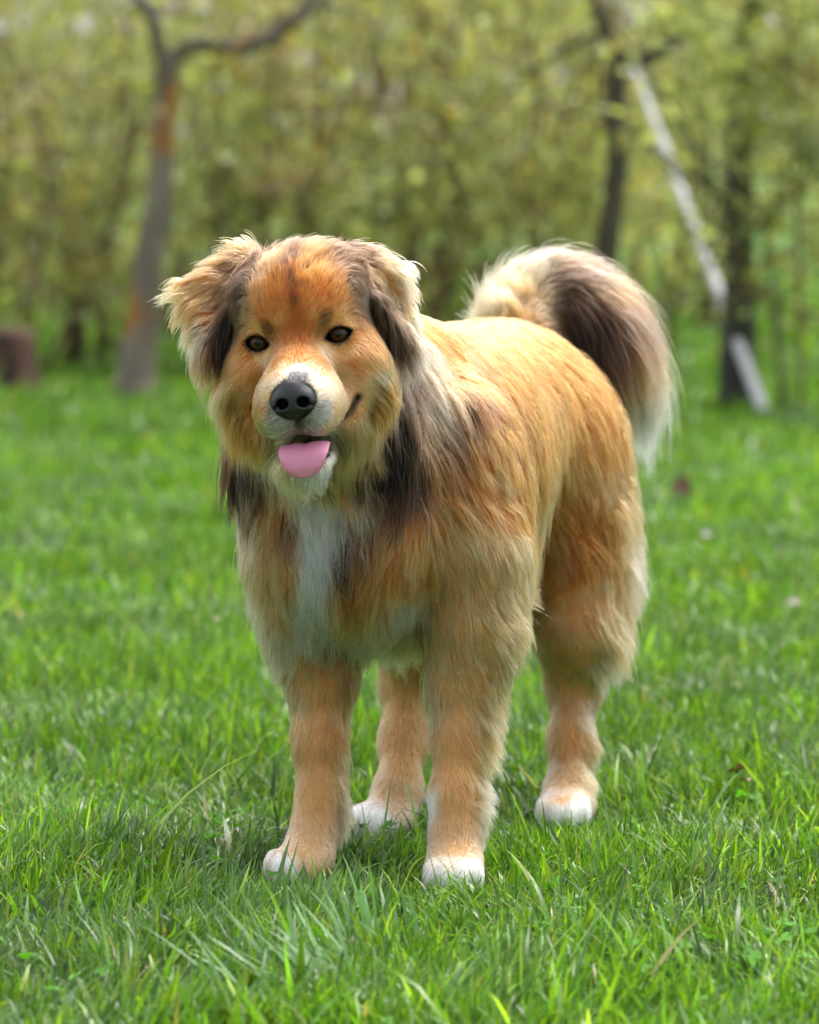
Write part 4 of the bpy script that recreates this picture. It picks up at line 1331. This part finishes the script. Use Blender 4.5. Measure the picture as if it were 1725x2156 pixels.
def build_fur():
    rng = np.random.default_rng(5)
    N = 370000
    root, n, reg = grow(N, rng)
    keep = np.ones(N, bool)
    h = reg == 'H'
    hp = root[h].astype(np.float32)
    bad = (NOSE_ELL(hp) < 0.0) | (MOUTH_ELL(hp) < 0.001)
    ring = np.full(len(hp), 1.0)
    for e in eyes:
        d, w = almond(root[h], e)
        bad |= (d < 0.0022) & (w > -0.01)
        ring = np.minimum(ring, np.where(w > -0.02, d, 1.0))
    lipd = np.minimum(seg_dist(root[h], LIP), seg_dist(root[h], LIP_M))
    bad |= lipd < 0.0062
    hi = np.where(h)[0]
    keep[hi[bad]] = False
    ringf = np.full(N, 1.0)
    ringf[hi] = ring
    lipf = np.full(N, 1.0)
    lipf[hi] = lipd
    root, n, reg, ringf, lipf = root[keep], n[keep], reg[keep], ringf[keep], lipf[keep]
    N = len(root)
    d = np.zeros((N, 3)); par = np.zeros((N, 3)); c0 = np.zeros((N, 3)); c1 = np.zeros((N, 3))
    for r in np.unique(reg):
        m = reg == r
        d[m], par[m], c0[m], c1[m] = lookup(root[m], r)
    L, lift, free = par.T.copy()
    # black rims: lids and lips
    rim = np.clip(1.4 - ringf / 0.0066, 0, 1)[:, None]
    rim = np.maximum(rim, np.clip(1.5 - lipf / 0.007, 0, 1)[:, None] * 0.9)
    c0 = c0 * (1 - rim) + np.array(PAL['K']) * rim
    c1 = c1 * (1 - rim) + np.array(PAL['K']) * 1.5 * rim
    near = np.clip(ringf / 0.016, 0.28, 1)
    L *= near
    L *= np.where((reg == 'L') & (L < 0.02) & (root[:, 2] > 0.075), 1.12, np.where((reg == 'L') & (root[:, 2] < 0.06), 0.65, 1.0))
    L *= np.clip(lipf / 0.02, 0.4, 1)
    # lie: jitter, low-frequency swirls, random strays
    dn = (d * n).sum(1, keepdims=True)
    d = unit(d - n * dn * np.where(dn > 0, 0.9 - 0.75 * np.clip(free - 0.35, 0, 0.65)[:, None] / 0.65, 0.95))
    side = np.cross(n, d)
    sw = (vnoise(root, 14, 4) - 0.5) * 0.9 + (vnoise(root, 40, 5) - 0.5) * 0.7
    sw *= np.where(reg == 'H', 0.45, np.where(reg == 'L', 0.6, np.where(reg == 'T', 0.35, 0.8)))
    # locks: every hair belongs to the nearest lock centre; a lock has its own swing, length, lift and shade
    lock = np.zeros(N, dtype=np.int64)
    for r in np.unique(reg):
        m = np.where(reg == r)[0]
        step = {'H': 16, 'L': 26, 'T': 44}.get(r, 36)
        cen = rng.choice(m, size=max(3, len(m) // step), replace=False)
        kd = kdtree.KDTree(len(cen))
        for i, q in enumerate(root[cen]):
            kd.insert(q, i)
        kd.balance()
        wq = root[m] + (np.stack([vnoise(root[m], 120, s) for s in (21, 22, 23)], -1) - 0.5) * 0.008
        near_i = np.fromiter((kd.find(q)[1] for q in wq), dtype=np.int64, count=len(m))
        lock[m] = cen[near_i]
    calm = np.select([reg == 'H', reg == 'L'], [np.clip(L / 0.035, 0.25, 1), np.clip(L / 0.04, 0.3, 1)], np.where(reg == 'T', 0.45, 1.0))
    l_sw, l_len, l_lift, l_shade = rng.normal(0, 0.17, N), np.exp(rng.normal(0, 0.12, N)), np.exp(rng.normal(0, 0.26, N)), rng.normal(0, 0.20, N)
    sw += l_sw[lock] * calm
    lock_shade = np.exp(l_shade[lock] * calm)
    sw += rng.normal(0, 0.07, N)
    d = unit(d * np.cos(sw)[:, None] + side * np.sin(sw)[:, None])
    L = L * (0.70 + 0.45 * rng.random(N)) * (0.85 + 0.3 * vnoise(root, 25, 9))
    L = L * (1 + (l_len[lock] - 1) * calm)
    stray = rng.random(N) < np.where((free > 0.6) | (L > 0.045), 0.06, 0.03)
    under = rng.random(N) < 0.30                      # shorter undercoat fills the gaps
    L[under] *= 0.6
    L[stray] *= 1.15
    lift = lift * (0.75 + 0.5 * rng.random(N)) * (1 + (l_lift[lock] - 1) * calm)
    lift[stray] *= 2.0
    lift[under] *= 0.8
    K = 8
    pts = np.empty((N, K, 3))
    p = root - n * 0.0015
    pts[:, 0] = p
    cur = unit(d + n * np.tan(np.clip(lift * 2.2, 0.05, 1.2))[:, None])
    down = np.array([0, 0, -1.0])
    follow = (1 - free)[:, None]
    for k in range(1, K):
        t = k / (K - 1)
        p = p + cur * (L / (K - 1))[:, None]
        s = field.sample(p)
        g = field.grad(p)
        ok = np.abs(s) < 0.045
        want = L * lift * (0.35 + 0.65 * math.sin(min(t, 0.75) * math.pi / 1.5)) * 0.8
        lo = 0.0012 + 0.25 * want
        push = np.where(ok, np.clip(lo - s, 0, 0.02), 0)
        p = p + g * push[:, None]
        pull = np.where(ok & (s > want), (want - s) * (1 - free) * 0.55, 0)
        p = p + g * pull[:, None]
        pts[:, k] = p
        dt = unit(d - g * (d * g).sum(1, keepdims=True))
        cur = unit(cur * (0.35 + 0.5 * free)[:, None] + dt * (0.55 * follow + 0.08) + d * 0.12 + down * (0.10 + 0.16 * t) * np.clip(L / 0.05, 0.1, 1.6)[:, None])
    # locks
    amt = np.select([reg == 'H', reg == 'L', reg == 'B', reg == 'T'], [0.32, 0.40, 0.52, 0.46], 0.58)
    amt = amt * (0.6 + 0.6 * rng.random(N))
    amt[stray] *= 0.15
    t = np.linspace(0, 1, K)
    for r in np.unique(reg):
        m = np.where(reg == r)[0]
        ci = lock[m]
        off = root[m] - root[ci]
        far = np.linalg.norm(off, axis=1) > 0.03
        rel = pts[ci] - pts[ci][:, :1]
        relm = pts[m] - pts[m][:, :1]
        scale = np.clip(L[m] / np.maximum(L[ci], 1e-4), 0, 1.3)[:, None, None]
        target = root[ci][:, None, :] + off[:, None, :] * (1 - 0.9 * t ** 0.9)[None, :, None] + rel * scale
        w = (amt[m] * ~far)[:, None, None] * (t ** 0.7)[None, :, None]
        pts[m] = pts[m] + (target - pts[m]) * w
    # gentle wave
    wave = (np.sin(t[None, :] * (4 + 4 * rng.random((N, 1))) + 6.28 * vnoise(root, 60, 31)[:, None] * 2 + rng.normal(0, .5, (N, 1))) * t[None, :]) * (L * 0.045)[:, None]
    pts += wave[:, :, None] * side[:, None, :]
    # nothing hangs over eyes, nose or mouth
    bad = np.zeros(N, bool)
    hz = np.where(np.isin(reg, ['H']))[0]
    for k in range(1, K):
        q = pts[hz, k]
        for e in eyes:
            dd, w = almond(q, e, 1.02, 1.05)
            bad[hz] |= (dd < 0) & (w > 0)
        bad[hz] |= NOSE_ELL(q.astype(np.float32)) < -0.0015
        bad[hz] |= np.minimum(seg_dist(q, LIP), seg_dist(q, LIP_M)) < (0.0078 if k < 3 else 0.0100)
        lq = (q - HEAD_O) @ HEAD_A.T
        bad[hz] |= (np.abs(lq[:, 0]) < 0.034) & (lq[:, 1] > 0.04) & (lq[:, 2] < -0.1175 - 8.0 * lq[:, 0] ** 2) & (lq[:, 2] > -0.160) & (np.abs(lq[:, 0]) < 0.036 + (lq[:, 2] + 0.134) * 0.5)
    pts[:, :, 2] = np.maximum(pts[:, :, 2], 0.004)
    good = ~bad
    # colour along the hair
    rnd = np.exp(rng.normal(0, 0.16, N))[:, None] * lock_shade[:, None] * (0.82 + 0.36 * vnoise(root, 70, 41))[:, None]
    mixn = np.clip((vnoise(root, 38, 43) - 0.5) * 1.6, -0.5, 0.5)[:, None]
    swap = np.clip(0.15 + mixn, 0, 0.55)
    r0, r1 = c0 * (1 - swap) + c1 * swap, c1 * (1 - swap) + c0 * swap
    tt = np.clip((t - 0.15) / 0.7, 0, 1)[None, :, None]
    cols = (r0[:, None, :] * (1 - tt) + r1[:, None, :] * tt) * rnd[:, None, :]
    # salt and pepper round the nose
    nd = np.full(N, 1.0)
    hh = reg == 'H'
    nd[hh] = NOSE_ELL(root[hh].astype(np.float32))
    lz = (root - HEAD_O) @ HEAD_A[2]
    pep = np.clip(1.4 - nd / 0.016, 0, 1) * np.clip((-0.066 - lz) / 0.012, 0, 1) * (rng.random(N) < 0.75)
    sp = np.where(rng.random(N) < 0.5, 0.12, 1.7)
    cols = cols * (1 - pep + pep * sp)[:, None, None]
    cols = np.clip(cols, 0.002, 0.92)
    rad0 = np.select([reg == 'H', reg == 'T'], [0.00034, 0.00042], 0.00043) * (0.8 + 0.4 * rng.random(N))
    rads = rad0[:, None] * (1 - 0.78 * t ** 1.5)[None, :]

    # one strand object for each part of the animal
    legs = np.array([P(650, 1500, 6.09), P(975, 1500, 6.04), P(1200, 1500, 6.62), P(855, 1500, 6.51)])
    part = np.select([reg == 'H', reg == 'EL', reg == 'ER', reg == 'T', reg == 'L'], [0, 1, 2, 3, 4], 9)
    lg = np.where(reg == 'L')[0]
    part[lg] = 4 + np.argmin(((root[lg][:, None, :2] - legs[None, :, :2]) ** 2).sum(-1), 1)
    isneck = (part == 9) & (root[:, 1] < 6.20) & (root[:, 2] > 0.40)
    part[isneck] = 8
    names = {0: ('head_fur', 'orange face with dark forehead streak and white muzzle'), 1: ('ear_fur', 'tan ear flap with black inner edge, folded outwards'), 2: ('ear_fur', 'cream edged ear flap with black front, hanging down'),
             3: ('tail_fur', 'bushy curled tail, dark underneath with cream outside and white tip'), 4: ('foreleg_fur', ''), 5: ('foreleg_fur', ''), 6: ('hind_leg_fur', ''), 7: ('hind_leg_fur', ''),
             8: ('neck_and_chest_fur', 'dark brown ruff with white chest blaze'), 9: ('back_and_flank_fur', 'orange tan coat of the back and flank')}
    for k, (nm, lab) in names.items():
        m = np.where((part == k) & good)[0]
        if not len(m):
            continue
        cu = bpy.data.hair_curves.new(nm)
        cu.add_curves([K] * len(m))
        cu.attributes['position'].data.foreach_set('vector', pts[m].astype(np.float32).ravel())
        ra = cu.attributes.get('radius') or cu.attributes.new('radius', 'FLOAT', 'POINT')
        ra.data.foreach_set('value', rads[m].astype(np.float32).ravel())
        ca = cu.attributes.new('col', 'FLOAT_COLOR', 'POINT')
        cc = np.ones((len(m), K, 4), dtype=np.float32)
        cc[:, :, :3] = cols[m]
        ca.data.foreach_set('color', cc.ravel())
        cu.materials.append(hair_mat)
        o = bpy.data.objects.new(nm, cu)
        COL.objects.link(o)
        put(o, dog)
        if lab:
            o['label'] = lab


build_fur()


# ------------------------------------------------------------------ nose, eyes, tongue
def nose_mesh():
    c = HL(0, 0.104, -0.076)
    s = np.arange(-0.045, 0.045, 0.0011)
    fd = Field(c[0] + s, c[1] + s, c[2] + s)
    E = lambda x, y, z, a, b, d, k: fd.union(Ell(HL(x, y, z), (a, b, d), HEAD_A), k)
    E(0, 0.098, -0.067, 0.0255, 0.024, 0.0200, 0.004)
    E(0, 0.090, -0.052, 0.0205, 0.022, 0.0120, 0.014)
    E(0, 0.107, -0.0825, 0.0140, 0.013, 0.0130, 0.012)
    for q in (-1, 1):
        E(q * 0.0158, 0.107, -0.0735, 0.0122, 0.0140, 0.0138, 0.008)
    for q in (-1, 1):
        fd.cut(Ell(HL(q * 0.0128, 0.124, -0.0745), (0.0076, 0.026, 0.0064), HEAD_A), 0.003)
        fd.cut(Cone(HL(q * 0.015, 0.121, -0.0785), HL(q * 0.026, 0.112, -0.0805), 0.0034, 0.0016), 0.003)
    fd.cut(Cone(HL(0, 0.1245, -0.078), HL(0, 0.1215, -0.100), 0.0013, 0.0013), 0.002)
    return fd.mesh(1)


nm, nn, nl, nout = new_mat('nose_leather')
np_ = nn.new('ShaderNodeBsdfPrincipled')
np_.inputs['Base Color'].default_value = (0.007, 0.007, 0.009, 1)
np_.inputs['Roughness'].default_value = 0.33
np_.inputs['Specular IOR Level'].default_value = 0.55
nv = nn.new('ShaderNodeTexVoronoi')
nv.inputs['Scale'].default_value = 900
nb = nn.new('ShaderNodeBump')
nb.inputs['Strength'].default_value = 0.35
nb.inputs['Distance'].default_value = 0.0006
nl.new(nv.outputs['Distance'], nb.inputs['Height'])
nl.new(nb.outputs[0], np_.inputs['Normal'])
nl.new(np_.outputs[0], nout.inputs['Surface'])
nV, nQ = nose_mesh()
nose = mesh_obj('nose', nV, nQ, nm, dog)
nose['label'] = 'black wet nose with two nostrils'

em, en, el_, eout = new_mat('eye_gloss')
ea = en.new('ShaderNodeAttribute')
ea.attribute_name = 'col'
ep = en.new('ShaderNodeBsdfPrincipled')
ep.inputs['Roughness'].default_value = 0.3
ep.inputs['Coat Weight'].default_value = 0.45
ep.inputs['Specular IOR Level'].default_value = 0.05
ep.inputs['Coat Roughness'].default_value = 0.03
el_.new(ea.outputs['Color'], ep.inputs['Base Color'])
el_.new(ep.outputs[0], eout.inputs['Surface'])
for c, r, u, f, s in eyes:
    nr, ns = 40, 40
    th = np.linspace(0.001, math.pi - 0.001, nr)
    ph = np.linspace(0, 2 * math.pi, ns, endpoint=False)
    tg, pg = np.meshgrid(th, ph, indexing='ij')
    gaze = unit(f * 0.99 + (-HEAD_A[0]) * 0.05 * s + np.array([0, 0, 0.02]))
    rr = unit(r - gaze * (r @ gaze))
    uu = np.cross(gaze, rr)
    bulge = EYE_R * (1 + 0.05 * np.exp(-(tg / 0.5) ** 2))
    v = c + bulge[..., None] * (np.cos(tg)[..., None] * gaze + (np.sin(tg) * np.cos(pg))[..., None] * rr + (np.sin(tg) * np.sin(pg))[..., None] * uu)
    col = np.zeros((nr, ns, 3))
    rngc = np.random.default_rng(3)
    iris = np.array((0.062, 0.024, 0.010)) * (0.7 + 0.6 * rngc.random((1, ns, 1)))
    col[:] = (0.012, 0.008, 0.006)
    a = np.degrees(tg)[..., None]
    col = np.where(a < 40, iris * (1 - 0.55 * np.clip((a - 30) / 10, 0, 1)), col)
    col = np.where(a < 17, np.array((0.003, 0.003, 0.003)), col)
    i = np.arange(nr - 1)[:, None] * ns
    j = np.arange(ns)[None, :]
    q = np.stack([i + j, i + ns + j, i + ns + (j + 1) % ns, i + (j + 1) % ns], -1).reshape(-1, 4)
    eo = mesh_obj('eye', v.reshape(-1, 3), q, em, dog, col.reshape(-1, 3))
    eo['label'] = 'dark brown eye with black rim'

tm, tn, tl, tout = new_mat('tongue_pink')
tp = tn.new('ShaderNodeBsdfPrincipled')
tp.inputs['Base Color'].default_value = (0.70, 0.25, 0.38, 1)
tp.inputs['Roughness'].default_value = 0.42
tp.inputs['Subsurface Weight'].default_value = 0.25
tp.inputs['Subsurface Radius'].default_value = (0.01, 0.004, 0.004)
tp.inputs['Subsurface Scale'].default_value = 0.5
tz = tn.new('ShaderNodeTexNoise')
tz.inputs['Scale'].default_value = 700
tb = tn.new('ShaderNodeBump')
tb.inputs['Strength'].default_value = 0.4
tb.inputs['Distance'].default_value = 0.001
tl.new(tz.outputs['Fac'], tb.inputs['Height'])
tl.new(tb.outputs[0], tp.inputs['Normal'])
tl.new(tp.outputs[0], tout.inputs['Surface'])
sec = resample([(0.003, 0.020, -0.136, 0.022), (0.003, 0.050, -0.132, 0.029), (0.003, 0.078, -0.1315, 0.0320), (0.003, 0.096, -0.1405, 0.0305), (0.0025, 0.101, -0.154, 0.0245), (0.002, 0.099, -0.164, 0.0165), (0.002, 0.0975, -0.1675, 0.0060)], 36)
ring = np.linspace(0, 2 * math.pi, 32, endpoint=False)
tv = []
for i, (x, y, z, w) in enumerate(sec):
    t2 = sec[min(i + 1, 35)][:3] - sec[max(i - 1, 0)][:3]
    t2 /= np.linalg.norm(t2) + 1e-9
    nrm = np.array([0, -t2[2], t2[1]])
    for a in ring:
        sx = math.copysign(abs(math.cos(a)) ** 0.75, math.cos(a)) * w
        hgt = math.sin(a) * 0.0048 * min(1, w / 0.012)
        if math.sin(a) > 0:
            hgt -= 0.0018 * math.exp(-(sx / 0.0026) ** 2) * min(1, w / 0.012)
        hgt += 0.05 * abs(sx) ** 1.0 * 0.35
        tv.append(HL(x + sx, y + nrm[1] * hgt, z + nrm[2] * hgt))
i = np.arange(35)[:, None] * 32
j = np.arange(32)[None, :]
tq = np.stack([i + j, i + 32 + j, i + 32 + (j + 1) % 32, i + (j + 1) % 32], -1).reshape(-1, 4)
tongue = mesh_obj('tongue', np.array(tv), tq, tm, dog)
tongue['label'] = 'pink tongue hanging over the lower lip'
